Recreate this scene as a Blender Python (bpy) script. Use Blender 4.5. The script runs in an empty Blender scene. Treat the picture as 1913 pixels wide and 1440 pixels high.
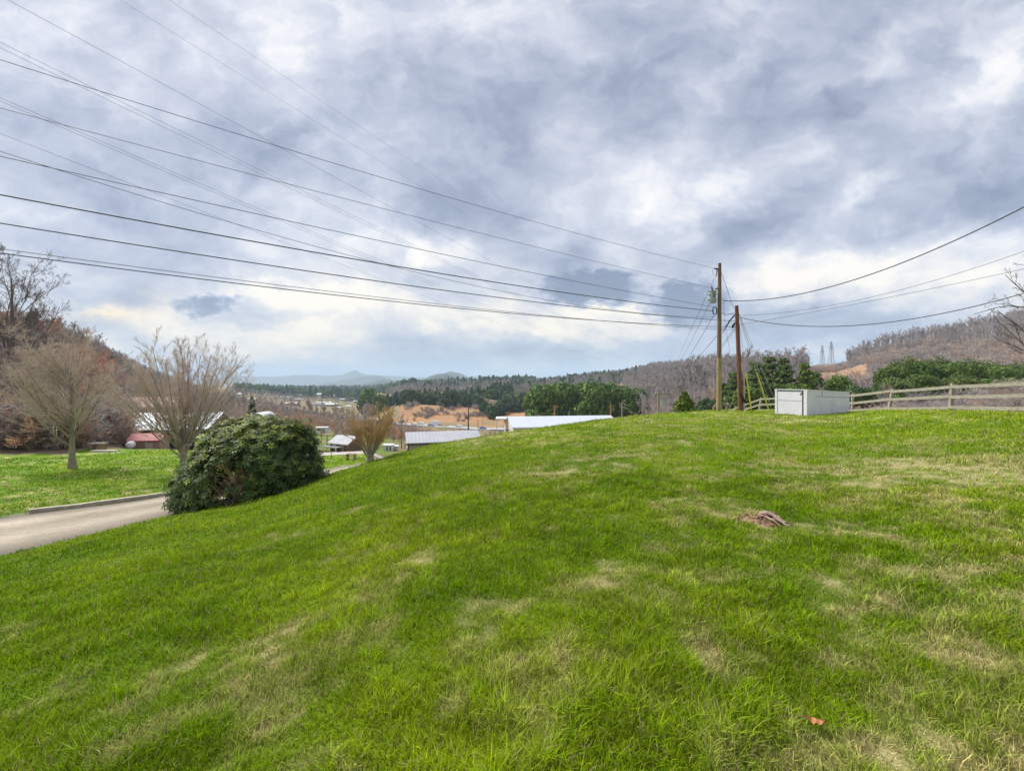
import bpy, math, random
import numpy as np
S = bpy.context.scene
rad = math.radians
F = 850.0; CX = 956.5; HY = 712.0; EYE = 1.6      # focal length and horizon of the picture, in its own 1913 px width

# ------------------------------------------------------------------ camera, sky, sun, exposure
cam = bpy.data.cameras.new('camera'); co = bpy.data.objects.new('camera', cam); S.collection.objects.link(co)
cam.sensor_width = 36.0; cam.lens = F/1913*36; cam.clip_start = 0.05; cam.clip_end = 40000
cam.shift_y = -(720-HY)/1913
co.location = (0, 0, EYE); co.rotation_euler = (rad(90), 0, 0)
S.camera = co
SUN_EL, SUN_AZ = 50.0, -62.0                       # azimuth measured from +Y towards +X
sun = bpy.data.lights.new('sun', 'SUN'); so = bpy.data.objects.new('sun', sun); S.collection.objects.link(so)
sun.energy = 1.5; sun.angle = rad(26); sun.color = (1.0, 0.955, 0.88)
so.rotation_euler = (rad(90-SUN_EL), 0, rad(-SUN_AZ)+math.pi)
so.location = (0, 0, 60)
S.view_settings.view_transform = 'Standard'; S.view_settings.look = 'None'
S.view_settings.exposure = 1.95; S.view_settings.gamma = 1
SKYGAIN = 0.30                                      # cloud radiance at this exposure
S.cycles.use_denoising = True
S.cycles.max_bounces = 6; S.cycles.diffuse_bounces = 3; S.cycles.transparent_max_bounces = 6
S.cycles.volume_bounces = 1; S.cycles.caustics_reflective = False; S.cycles.caustics_refractive = False

w = bpy.data.worlds.new('World'); S.world = w; w.use_nodes = True
nt = w.node_tree; N = nt.nodes; L = nt.links
for n in list(N): N.remove(n)
def lk(a, b): L.new(a, b)
def val(x, inp):
    if isinstance(x, (int, float)): inp.default_value = x
    elif isinstance(x, tuple): inp.default_value = x
    else: lk(x, inp)
def M(op, a, b=None, c=None, clamp=False):
    n = N.new('ShaderNodeMath'); n.operation = op; n.use_clamp = clamp
    val(a, n.inputs[0])
    if b is not None: val(b, n.inputs[1])
    if c is not None: val(c, n.inputs[2])
    return n.outputs[0]
def VM(op, a, b=None):
    n = N.new('ShaderNodeVectorMath'); n.operation = op
    val(a, n.inputs[0])
    if b is not None: val(b, n.inputs[1])
    return n.outputs[0]
def comb(x, y, z=0.0):
    n = N.new('ShaderNodeCombineXYZ'); val(x, n.inputs[0]); val(y, n.inputs[1]); val(z, n.inputs[2]); return n.outputs[0]
def noise(vec, scale, detail=6, rough=0.55, dist=0.0, out='Fac'):
    n = N.new('ShaderNodeTexNoise'); n.inputs['Scale'].default_value = scale; n.inputs['Detail'].default_value = detail
    n.inputs['Roughness'].default_value = rough; n.inputs['Distortion'].default_value = dist; lk(vec, n.inputs['Vector']); return n.outputs[out]
def lin(c): return tuple(((x/255)/12.92 if x/255 <= .04045 else ((x/255+.055)/1.055)**2.4) for x in c)
tc = N.new('ShaderNodeTexCoord')
sp = N.new('ShaderNodeSeparateXYZ'); lk(tc.outputs['Generated'], sp.inputs[0])
X, Y, Z = sp.outputs
Zc = M('MAXIMUM', Z, 0.0)
# cloud-deck coordinates: a flat layer overhead, streaks running away to the north
k = M('DIVIDE', 1.0, M('ADD', Zc, 0.22))
deck = comb(M('MULTIPLY', M('MULTIPLY', X, k), 1.25), M('MULTIPLY', M('MULTIPLY', Y, k), 0.80), 0.37)
warp = noise(deck, 1.6, 3, 0.5, 0, 'Color')
n_big = noise(VM('ADD', deck, VM('MULTIPLY', warp, (0.5, 0.5, 0.0))), 1.35, 7, 0.55)
n_fine = noise(VM('ADD', deck, VM('MULTIPLY', warp, (0.8, 0.8, 0.0))), 4.6, 8, 0.6)
# bearing coordinates, for the cloud masses one can tell apart
ay = M('MAXIMUM', M('ABSOLUTE', Y), 0.08)
U = M('DIVIDE', X, ay); V = M('DIVIDE', Zc, ay)
uv = comb(U, V, 0.0)
wp = noise(comb(M('MULTIPLY', U, 1.0), M('MULTIPLY', V, 1.5), 1.0), 4.0, 7, 0.62, 0, 'Color')
uvw = VM('ADD', uv, VM('MULTIPLY', VM('SUBTRACT', wp, (0.5, 0.5, 0.5)), (0.34, 0.24, 0.0)))
wp2 = noise(comb(M('MULTIPLY', U, 1.0), M('MULTIPLY', V, 1.7), 4.0), 16.0, 5, 0.65, 0, 'Color')
uvs = VM('ADD', uv, VM('MULTIPLY', VM('SUBTRACT', wp2, (0.5, 0.5, 0.5)), (0.17, 0.10, 0.0)))
n_bil = noise(VM('ADD', comb(U, M('MULTIPLY', V, 1.35), 2.2), VM('MULTIPLY', VM('SUBTRACT', wp, (0.5, 0.5, 0.5)), (0.35, 0.25, 0.0))), 7.5, 7, 0.58)
BL = [  # x, y, rx, ry, tilt, weight, small
 (920,190,300,170,0,-.24,0),(470,255,190,80,-28,-.22,0),(820,385,170,70,-15,-.16,0),(250,470,290,60,-10,-.10,0),
 (1240,180,140,120,0,-.12,0),(1480,190,150,110,25,-.10,0),(1370,430,230,60,20,-.17,0),(1820,350,210,100,5,-.26,0),(1590,215,230,70,28,-.12,0),
 (1075,500,190,60,-5,-.20,0),(100,190,260,60,-25,-.08,0),(690,190,140,80,0,-.08,0),(620,310,120,60,-20,-.08,0),(1650,300,200,50,20,-.12,0),
 (560,110,110,150,20,.16,0),(120,70,330,90,-15,.10,0),(790,30,200,80,0,.08,0),
 (550,560,130,40,-14,.50,0),(760,450,150,60,-10,.30,0),(830,480,110,60,0,.30,0),(560,620,330,60,0,.28,0),(1000,600,320,80,-8,.40,0),
 (1250,110,330,120,10,-.12,0),(1180,345,190,70,0,.20,0),(1240,390,220,60,0,.16,0),(1400,330,220,50,20,.24,0),(1610,335,170,45,30,.26,0),(1860,150,220,70,38,.32,0),
 (1660,90,260,50,35,.16,0),(1700,470,380,80,10,.34,0),(1500,520,300,70,8,.32,0),(190,600,170,30,-8,.45,0),(1840,520,220,70,0,.30,0),
 (1110,541,86,28,0,-.70,1),(1285,562,70,38,8,-.70,1),(385,570,50,15,4,-.48,1),(1480,602,230,42,-2,-.28,1),(1180,575,120,18,0,.15,1),
 (720,600,60,30,0,-.12,1),(470,590,110,26,0,-.16,1),(900,650,260,30,0,-.16,1),(1180,655,200,26,0,-.12,1)]
acc = None
for (bx, by, rx, ry, tl, wt, sm) in BL:
    mp = N.new('ShaderNodeMapping'); mp.vector_type = 'TEXTURE'
    mp.inputs['Location'].default_value = ((bx-CX)/F, (HY-by)/F, 0); mp.inputs['Rotation'].default_value = (0, 0, rad(tl))
    mp.inputs['Scale'].default_value = (rx*1.35/F, ry*1.35/F, 1)
    lk(uvs if sm else uvw, mp.inputs['Vector'])
    g = N.new('ShaderNodeTexGradient'); g.gradient_type = 'QUADRATIC_SPHERE' if not sm else 'SPHERICAL'; lk(mp.outputs[0], g.inputs[0])
    f = g.outputs['Fac']
    if sm: f = M('MULTIPLY', M('SMOOTH_MIN', M('MULTIPLY', f, 1.7), 1.0, 0.4), M('ADD', 0.35, M('MULTIPLY', n_bil, 1.1)))
    acc = M('MULTIPLY_ADD', f, wt*(1.30 if wt > 0 else 1.45), 0.52 if acc is None else acc)
v = M('ADD', acc, M('MULTIPLY', M('SUBTRACT', n_big, 0.5), 1.05))
v = M('ADD', v, M('MULTIPLY', M('SUBTRACT', n_fine, 0.5), 0.36))
lowlift = M('SUBTRACT', 1.0, M('MULTIPLY', M('ABSOLUTE', M('SUBTRACT', V, 0.16)), 4.5), clamp=True)
v = M('ADD', v, M('MULTIPLY', lowlift, 0.13))
v = M('ADD', v, M('MULTIPLY', M('SUBTRACT', n_bil, 0.5), 0.90), clamp=True)
cr = N.new('ShaderNodeValToRGB'); lk(v, cr.inputs[0]); e = cr.color_ramp.elements
stops = [(0.0, (126,137,159)), (0.25, (151,160,181)), (0.5, (183,189,205)), (0.70, (211,214,224)), (0.88, (238,237,238)), (1.0, (252,248,242))]
e[0].position = 0; e[0].color = lin(stops[0][1])+(1,); e[1].position = 1; e[1].color = lin(stops[-1][1])+(1,)
for p_, c_ in stops[1:-1]:
    q = e.new(p_); q.color = lin(c_)+(1,)
def mixc(f, a, b, mode='MIX'):
    n = N.new('ShaderNodeMix'); n.data_type = 'RGBA'; n.blend_type = mode; val(f, n.inputs[0]); val(a, n.inputs[6]); val(b, n.inputs[7]); return n.outputs[2]
# warmer lit edges low over the horizon
low = M('SUBTRACT', 1.0, M('MULTIPLY', V, 3.0), clamp=True)
warmf = M('MULTIPLY', M('MULTIPLY', low, M('MULTIPLY', M('SUBTRACT', v, 0.46), 2.6, clamp=True)), 1.0)
col = mixc(warmf, cr.outputs[0], mixc(1.0, cr.outputs[0], (1.03, 0.93, 0.77, 1), 'MULTIPLY'))
gm = N.new('ShaderNodeMapping'); gm.vector_type = 'TEXTURE'; gm.inputs['Location'].default_value = ((190-CX)/F, (HY-600)/F, 0); gm.inputs['Scale'].default_value = (.30, .07, 1); lk(uvw, gm.inputs['Vector'])
gg = N.new('ShaderNodeTexGradient'); gg.gradient_type = 'QUADRATIC_SPHERE'; lk(gm.outputs[0], gg.inputs[0])
col = mixc(M('MULTIPLY', gg.outputs['Fac'], 0.8, clamp=True), col, mixc(1.0, col, (1.0, 0.84, 0.60, 1), 'MULTIPLY'))
hzn = M('SUBTRACT', 1.0, M('MULTIPLY', V, 15.0), clamp=True); col = mixc(M('MULTIPLY', hzn, 0.65), col, lin((170,192,220))+(1,))
sky = N.new('ShaderNodeTexSky'); sky.sky_type = 'NISHITA'; sky.sun_disc = False; sky.sun_elevation = rad(SUN_EL); sky.sun_rotation = rad(SUN_AZ)
bg1 = N.new('ShaderNodeBackground'); lk(sky.outputs[0], bg1.inputs[0]); bg1.inputs[1].default_value = 0.05
bg2 = N.new('ShaderNodeBackground'); lk(col, bg2.inputs[0]); bg2.inputs[1].default_value = SKYGAIN
ms = N.new('ShaderNodeMixShader'); ms.inputs[0].default_value = 0.93; lk(bg1.outputs[0], ms.inputs[1]); lk(bg2.outputs[0], ms.inputs[2])
wo = N.new('ShaderNodeOutputWorld'); lk(ms.outputs[0], wo.inputs[0])

# ------------------------------------------------------------------ helpers
rng = np.random.default_rng(7)
def obj_(name, me, parent=None):
    o = bpy.data.objects.new(name, me); S.collection.objects.link(o)
    if parent is not None: o.parent = parent
    return o
def tag(o, label=None, cat=None, group=None, kind=None):
    if label: o['label'] = label
    if cat: o['category'] = cat
    if group: o['group'] = group
    if kind: o['kind'] = kind
    return o
def thing(name, loc, label, cat, group=None, rz=0.0):
    o = bpy.data.objects.new(name, None); S.collection.objects.link(o); o.location = loc; o.rotation_euler = (0, 0, rz)
    o.empty_display_size = 0.2
    return tag(o, label, cat, group)
class MB:
    """collects quads and triangles; build() links them as one mesh object"""
    def __init__(s): s.V = []; s.n = 0; s.F = []; s.C = []; s.hasC = False
    def add(s, V, F, mi=0, col=None, smooth=False):
        V = np.asarray(V, float).reshape(-1, 3)
        for f in (F if isinstance(F, list) and len(F) and isinstance(F[0], np.ndarray) else [np.asarray(F)]):
            if len(f): s.F.append((np.asarray(f)+s.n, mi, smooth))
        s.V.append(V); s.n += len(V)
        if col is not None: s.hasC = True
        c = np.ones((len(V), 4)) if col is None else np.concatenate([np.broadcast_to(np.asarray(col, float).reshape(-1, 3), (len(V), 3)), np.ones((len(V), 1))], 1)
        s.C.append(c)
    def box(s, c, d, R=None, mi=0, taper=1.0):
        x, y, z = d[0]/2, d[1]/2, d[2]/2; t = taper
        v = np.array([(-x,-y,-z),(x,-y,-z),(x,y,-z),(-x,y,-z),(-x*t,-y*t,z),(x*t,-y*t,z),(x*t,y*t,z),(-x*t,y*t,z)])
        if R is not None: v = v @ np.asarray(R).T
        s.add(v+np.asarray(c), np.array([(0,3,2,1),(4,5,6,7),(0,1,5,4),(1,2,6,5),(2,3,7,6),(3,0,4,7)]), mi)
    def tube(s, P, R, sides=8, mi=0, cap=True, col=None, smooth=True):
        P = np.asarray(P, float); R = np.broadcast_to(np.asarray(R, float), (len(P),))
        V, Q = tubes(P[None], R[None], sides); s.add(V, Q, mi, col, smooth)
        if cap:
            n = len(P)
            for b in (0, (n-1)*sides):
                ctr = P[0] if b == 0 else P[-1]
                ring = V[b:b+sides]; vv = np.vstack([ring, ctr])
                fs = np.array([(i, (i+1) % sides, sides) if b else ((i+1) % sides, i, sides) for i in range(sides)])
                s.add(vv, fs, mi, col)
    def build(s, name, mats, parent=None):
        me = bpy.data.meshes.new(name); V = np.concatenate(s.V) if s.V else np.zeros((0, 3))
        me.vertices.add(len(V)); me.vertices.foreach_set('co', V.astype(np.float32).ravel())
        lv = np.concatenate([f.ravel() for f, _, _ in s.F]).astype(np.int32)
        tot = np.concatenate([np.full(len(f), f.shape[1]) for f, _, _ in s.F]).astype(np.int32)
        st = np.concatenate([[0], np.cumsum(tot)[:-1]]).astype(np.int32)
        me.loops.add(len(lv)); me.loops.foreach_set('vertex_index', lv)
        me.polygons.add(len(tot)); me.polygons.foreach_set('loop_start', st)
        me.polygons.foreach_set('material_index', np.concatenate([np.full(len(f), m) for f, m, _ in s.F]).astype(np.int32))
        me.polygons.foreach_set('use_smooth', np.concatenate([np.full(len(f), sm) for f, _, sm in s.F]))
        if s.hasC:
            a = me.color_attributes.new('Col', 'FLOAT_COLOR', 'POINT'); a.data.foreach_set('color', np.concatenate(s.C).astype(np.float32).ravel())
        me.update()
        for m in (mats if isinstance(mats, (list, tuple)) else [mats]): me.materials.append(m)
        return obj_(name, me, parent)
def norm(a): return a/np.maximum(np.linalg.norm(a, axis=-1, keepdims=True), 1e-9)
def tubes(P, R, k):
    """P m,n,3  R m,n -> verts, quads"""
    m, n, _ = P.shape
    T = norm(np.gradient(P, axis=1) if n > 2 else np.repeat((P[:, 1:]-P[:, :1]), 2, 1))
    ref = np.where(np.abs(T[:, :1, 2:3]) > .9, np.array([1., 0, 0]), np.array([0, 0, 1.]))
    A = norm(np.cross(T, ref)); B = np.cross(T, A)
    a = np.arange(k)*2*math.pi/k
    V = P[:, :, None]+R[:, :, None, None]*(A[:, :, None]*np.cos(a)[:, None]+B[:, :, None]*np.sin(a)[:, None])
    idx = np.arange(m*n*k).reshape(m, n, k); j = np.roll(idx, -1, 2)
    Q = np.stack([idx[:, :-1], j[:, :-1], j[:, 1:], idx[:, 1:]], -1).reshape(-1, 4)
    return V.reshape(-1, 3), Q
def vnoise(x, y, seed=0):
    x = np.asarray(x, float)+seed*37.13; y = np.asarray(y, float)+seed*11.7
    xi = np.floor(x); yi = np.floor(y); fx = x-xi; fy = y-yi; fx = fx*fx*(3-2*fx); fy = fy*fy*(3-2*fy)
    def h(a, b): s_ = np.sin(a*127.1+b*311.7)*43758.5453; return s_-np.floor(s_)
    return (h(xi, yi)*(1-fx)+h(xi+1, yi)*fx)*(1-fy)+(h(xi, yi+1)*(1-fx)+h(xi+1, yi+1)*fx)*fy
def fbm(x, y, o=4, seed=0, g=.5):
    s_ = 0; a = 1; t = 0
    for i in range(o): s_ = s_+a*vnoise(x*2**i, y*2**i, seed+i); t += a; a *= g
    return s_/t

MT = {}
def mat(name, c, rough=.85, var=.25, scale=6., c2=None, attr=False, trans=0., bump=0., bscale=None, metal=0., spec=.3, objvar=0., detail=5, stretch=None):
    """Principled surface: base colour broken up by noise in object space, optional painted attribute, bump"""
    if name in MT: return MT[name]
    m = bpy.data.materials.new(name); m.use_nodes = True; t = m.node_tree; n = t.nodes; l = t.links
    b = n['Principled BSDF']; out = n['Material Output']
    b.inputs['Roughness'].default_value = rough; b.inputs['Metallic'].default_value = metal; b.inputs['Specular IOR Level'].default_value = spec
    g = n.new('ShaderNodeTexCoord'); vec = g.outputs['Object']
    if stretch:
        mp = n.new('ShaderNodeMapping'); mp.inputs['Scale'].default_value = stretch; l.new(vec, mp.inputs[0]); vec = mp.outputs[0]
    nz = n.new('ShaderNodeTexNoise'); nz.inputs['Scale'].default_value = scale; nz.inputs['Detail'].default_value = detail; nz.inputs['Roughness'].default_value = .65; l.new(vec, nz.inputs['Vector'])
    mr = n.new('ShaderNodeMapRange'); mr.inputs[1].default_value = .3; mr.inputs[2].default_value = .7; l.new(nz.outputs['Fac'], mr.inputs[0])
    mx = n.new('ShaderNodeMix'); mx.data_type = 'RGBA'; l.new(mr.outputs[0], mx.inputs[0])
    ca = tuple(x*(1-var) for x in c); cb = c2 if c2 else tuple(min(1, x*(1+var)) for x in c)
    mx.inputs[6].default_value = ca+(1,); mx.inputs[7].default_value = cb+(1,)
    colr = mx.outputs[2]
    if attr:
        at = n.new('ShaderNodeAttribute'); at.attribute_name = 'Col'
        mm = n.new('ShaderNodeMix'); mm.data_type = 'RGBA'; mm.blend_type = 'MULTIPLY'; mm.inputs[0].default_value = 1
        l.new(colr, mm.inputs[6]); l.new(at.outputs['Color'], mm.inputs[7]); colr = mm.outputs[2]
    if objvar:
        oi = n.new('ShaderNodeObjectInfo'); hs = n.new('ShaderNodeHueSaturation')
        r1 = n.new('ShaderNodeMapRange'); r1.inputs[3].default_value = 1-objvar; r1.inputs[4].default_value = 1+objvar; l.new(oi.outputs['Random'], r1.inputs[0]); l.new(r1.outputs[0], hs.inputs['Value'])
        r2 = n.new('ShaderNodeMapRange'); r2.inputs[3].default_value = .5-objvar*.06; r2.inputs[4].default_value = .5+objvar*.06
        wn = n.new('ShaderNodeMath'); wn.operation = 'FRACT'; wm = n.new('ShaderNodeMath'); wm.operation = 'MULTIPLY'; wm.inputs[1].default_value = 17.3
        l.new(oi.outputs['Random'], wm.inputs[0]); l.new(wm.outputs[0], wn.inputs[0]); l.new(wn.outputs[0], r2.inputs[0]); l.new(r2.outputs[0], hs.inputs['Hue'])
        l.new(colr, hs.inputs['Color']); colr = hs.outputs[0]
    l.new(colr, b.inputs['Base Color'])
    if bump:
        bn = n.new('ShaderNodeTexNoise'); bn.inputs['Scale'].default_value = bscale or scale*4; bn.inputs['Detail'].default_value = 4; l.new(vec, bn.inputs['Vector'])
        bp = n.new('ShaderNodeBump'); bp.inputs['Strength'].default_value = min(1, bump); bp.inputs['Distance'].default_value = .02; l.new(bn.outputs['Fac'], bp.inputs['Height']); l.new(bp.outputs[0], b.inputs['Normal'])
    if trans:
        tr = n.new('ShaderNodeBsdfTranslucent'); l.new(colr, tr.inputs[0]); sh = n.new('ShaderNodeMixShader'); sh.inputs[0].default_value = trans
        l.new(b.outputs[0], sh.inputs[1]); l.new(tr.outputs[0], sh.inputs[2]); l.new(sh.outputs[0], out.inputs[0])
    MT[name] = m; return m

# ------------------------------------------------------------------ the lie of the land: height below the eye along bearings
PR = {
 -500: [(11.0,4.2),(14,4.3),(25,4.6),(34,4.4),(45,0),(70,-7),(110,-14),(170,-20),(400,-30),(9000,-40)],
 0:   [(11.6,4.4),(14.8,4.4),(20,4.7),(31,5.03),(36,4.5),(45,.6),(70,-4.8),(110,-10.5),(160,-15.5),(300,-22),(9000,-30)],
 170: [(13.2,4.4),(16.5,4.45),(22,4.8),(35,5.25),(42,5.2),(60,3.2),(100,-2.8),(180,-8.5),(300,-12),(9000,-10)],
 250: [(14.3,4.4),(17.5,4.48),(23,4.9),(34.5,5.25),(41,6.2),(50,7.9),(60,8.8),(75,8.2),(110,4.0),(180,-1),(300,-3)],
 340: [(15.4,4.4),(18.5,4.5),(24.6,5.05),(34,5.2),(41,6.3),(50,8.2),(60,9.3),(80,9.6),(150,9.5),(250,6.5),(500,10),(9000,30)],
 450: [(15.4,4.1),(19,4.7),(30,5.9),(45,7.6),(70,9.2),(120,11),(250,15.5),(500,19),(900,22),(9000,60)],
 600: [(17,3.6),(21,4.75),(26.4,5.56),(29,5.66),(36,6.4),(43,7.08),(46,7.25),(53,8.3),(60,9.4),(80,10.6),(130,13.9),(200,18.2),(350,26),(600,32.5),(1000,36),(2000,40),(4000,60),(9000,80)],
 680: [(18,3.26),(22,4.9),(28.5,5.6),(34,6.16),(43,6.95),(47,7.2),(53,8.3),(60,9.4),(100,12.3),(200,19.5),(350,28),(600,36),(1000,39),(2000,40),(4000,60),(9000,80)],
 760: [(20,3.08),(26,5.6),(40,8.2),(60,9.7),(100,13.5),(200,22),(270,27.5),(302,29.6),(316,29.7),(340,27.5),(372,20.0),(450,21),(600,22),(760,17),(1000,15),(1400,16),(9000,80)],
 900: [(22,2.67),(30,5.8),(60,10.4),(90,13.6),(200,24),(262,30),(282,30.6),(296,30.6),(325,28),(360,22.5),(400,21),(440,18.5),(520,18),(700,15),(1000,9),(1500,10),(9000,60)],
 1010:[(23.5,2.4),(32,5.6),(90,13.6),(200,24),(262,28.5),(276,28.5),(310,24),(350,19.5),(400,17.9),(600,12.5),(800,9),(1000,5),(1500,8),(9000,60)],
 1130:[(25,2.09),(35,4.8),(90,13),(150,16.5),(230,18),(400,14),(600,4),(800,-4),(1000,-9),(1500,5),(9000,60)],
 1240:[(26.5,1.9),(38,4.2),(90,9.5),(150,12),(300,6),(500,-7),(700,-15),(900,-10),(9000,60)],
 1340:[(28,1.85),(40,3.2),(60,6),(100,6.5),(200,2.5),(330,-6),(450,-13),(600,-12),(9000,60)],
 1450:[(27,1.93),(42,2.75),(55,5),(100,6),(200,0),(400,-8),(600,-12),(900,-22),(1100,-10),(9000,60)],
 1560:[(26,1.86),(33,2.2),(42,4),(60,5),(150,1.5),(300,-7),(600,-20),(900,-30),(1100,-10),(9000,60)],
 1660:[(20,1.42),(27,1.78),(32,2.8),(60,3.2),(150,-2),(300,-17),(450,-31),(600,-20),(9000,60)],
 1775:[(16,1.2),(22,1.45),(27,2.4),(60,2.7),(150,-4),(300,-22),(450,-42),(600,-30),(9000,60)],
 1913:[(13,1.1),(18,1.23),(24,2.0),(60,2.2),(150,-6),(300,-28),(450,-58),(600,-50),(9000,20)],
 2600:[(10,1.2),(18,1.3),(40,1.5),(150,-6),(300,-30),(450,-60),(9000,0)]}
LR0, LR1, NLR = math.log(.4), math.log(13000), 900
LR = np.linspace(LR0, LR1, NLR)
def pchip(x, y, xq):
    x = np.asarray(x, float); y = np.asarray(y, float); h = np.diff(x); d = np.diff(y)/h
    m = np.zeros(len(x)); m[0] = d[0]; m[-1] = d[-1]
    for i in range(1, len(x)-1):
        if d[i-1]*d[i] > 0:
            w1 = 2*h[i]+h[i-1]; w2 = h[i]+2*h[i-1]; m[i] = (w1+w2)/(w1/d[i-1]+w2/d[i])
    i = np.clip(np.searchsorted(x, xq)-1, 0, len(x)-2); t = np.clip((xq-x[i])/h[i], 0, 1)
    return (2*t**3-3*t**2+1)*y[i]+(t**3-2*t**2+t)*h[i]*m[i]+(-2*t**3+3*t**2)*y[i+1]+(t**3-t**2)*h[i]*m[i+1]
cth, cols = [], []
for px in sorted(PR):
    th = math.atan((px-CX)/F); c = math.cos(th); pr = PR[px]
    rc = pr[0][0]/c; hc = pr[0][1]
    rr = [.4]+[rc*q for q in (.12, .25, .4, .55, .7, .85)]+[p[0]/c for p in pr]
    hh = [EYE+(hc-EYE)*(q/rc)**1.25 for q in rr[:7]]+[p[1] for p in pr]
    keep = [0]
    for i in range(1, len(rr)):
        if rr[i] > rr[keep[-1]]*1.01 and rr[i] < 13000: keep.append(i)
    cth.append(th); cols.append(pchip(np.log([rr[i] for i in keep]+[13000.]), [hh[i] for i in keep]+[hh[keep[-1]]], LR))
# behind the camera: gentle lawn on the hilltop
back = np.where(LR < math.log(60), EYE+np.exp(LR)*.03, EYE+1.8-(np.exp(LR)-60)*.01); back = np.maximum(back, -40)
cth = [-math.pi]+cth+[math.pi]; cols = [back]+cols+[back]
cth = np.array(cth); cols = np.array(cols)
NTH = 1441; TH = np.linspace(-math.pi, math.pi, NTH); G = np.zeros((NTH, NLR))
for j in range(NLR): G[:, j] = pchip(cth, cols[:, j], TH)
# soften the kinks a little along both directions
def Hsmooth(x, y):
    x = np.asarray(x, float); y = np.asarray(y, float)
    th = np.arctan2(x, y); lr = np.log(np.maximum(np.hypot(x, y), .41))
    a = (th+math.pi)/(2*math.pi)*(NTH-1); b = (lr-LR0)/(LR1-LR0)*(NLR-1)
    a = np.clip(a, 0, NTH-1.001); b = np.clip(b, 0, NLR-1.001); i = a.astype(int); j = b.astype(int); fa = a-i; fb = b-j
    h = (G[i, j]*(1-fb)+G[i, j+1]*fb)*(1-fa)+(G[i+1, j]*(1-fb)+G[i+1, j+1]*fb)*fa
    return EYE-h
ROADR = np.array([(-21,-8),(-19.5,-3),(-17.5,3),(-15,7.8),(-13,11.6),(-11,15.4),(-9.6,20),(-8.9,26),(-8.3,33),(-7.6,40),(-6,44.0)], float)
ROADL = np.array([(-27,-8),(-25.5,-2),(-23,5.5),(-19.8,11.3),(-16.6,14.8),(-13.4,18.4),(-12.4,23),(-12,28.5),(-11.4,34),(-11.2,40),(-12,44.0)], float)
def spline(P, n):
    P = np.asarray(P, float); d = np.r_[0, np.cumsum(np.linalg.norm(np.diff(P, axis=0), axis=1))]; q = np.linspace(0, d[-1], n)
    return np.stack([pchip(d, P[:, i], q) for i in range(P.shape[1])], 1)
RR = spline(ROADR, 240); RL = spline(ROADL, 240)
SIDE_C = spline([(-30,43.0),(-20,44.2),(-12,45.2),(-4,46.5),(4,49)], 120)
HWY = np.array([((px-CX)/F*Y_, Y_) for px, Y_ in [(500,420),(620,350),(690,322),(760,309),(900,289),(930,284),(1010,269),(1100,255),(1200,250)]], float)
HWYC = spline(HWY, 160)
SIDE2 = spline([((px-CX)/F*Y_, Y_) for px, Y_ in [(560,560),(640,470),(680,430),(720,380),(760,330)]], 60)
def dist_to(x, y, P):
    x = np.asarray(x, float).ravel(); y = np.asarray(y, float).ravel(); best = np.full(len(x), 1e9)
    for s_ in range(0, len(x), 20000):
        a = np.stack([x[s_:s_+20000], y[s_:s_+20000]], 1)
        d = np.full(len(a), 1e9)
        for p, q in zip(P[:-1], P[1:]):
            ab = q-p; t = np.clip(((a-p)@ab)/(ab@ab), 0, 1); d = np.minimum(d, np.hypot(*(a-p-t[:, None]*ab).T))
        best[s_:s_+20000] = d
    return best
def road_in(x, y):
    """signed: >0 inside the driveway, metres from its nearer edge"""
    x = np.asarray(x, float); y = np.asarray(y, float)
    xl = np.interp(y, RL[:, 1], RL[:, 0]); xr = np.interp(y, RR[:, 1], RR[:, 0])
    s_ = np.minimum(x-xl, xr-x); return np.where((y > -8) & (y < 44), s_*.8, -9)
def H(x, y, fine=True):
    z = Hsmooth(x, y); x = np.asarray(x, float); y = np.asarray(y, float); r = np.hypot(x, y)
    ri = road_in(x, y)
    off = np.clip((-ri-.1)/1.2, 0, 1)
    if fine:
        z = z+off*(fbm(x*.9, y*.9, 3, 3)-.5)*.10*np.clip(r/4, .2, 1)*np.clip(60/np.maximum(r, 1), 0, 1)
        z = z+(fbm(x/40, y/40, 4, 9)-.5)*np.clip((r-90)*.012, 0, 9)
    z = np.where(ri > -.05, z-.05, z)
    return z
def at(px, Y_, dz=0.0):
    x = (px-CX)/F*Y_; return (float(x), float(Y_), float(H(x, Y_))+dz)
def pxy(px, py, Y_): return np.array([(px-CX)/F*Y_, Y_, EYE+(HY-py)/F*Y_])

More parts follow.
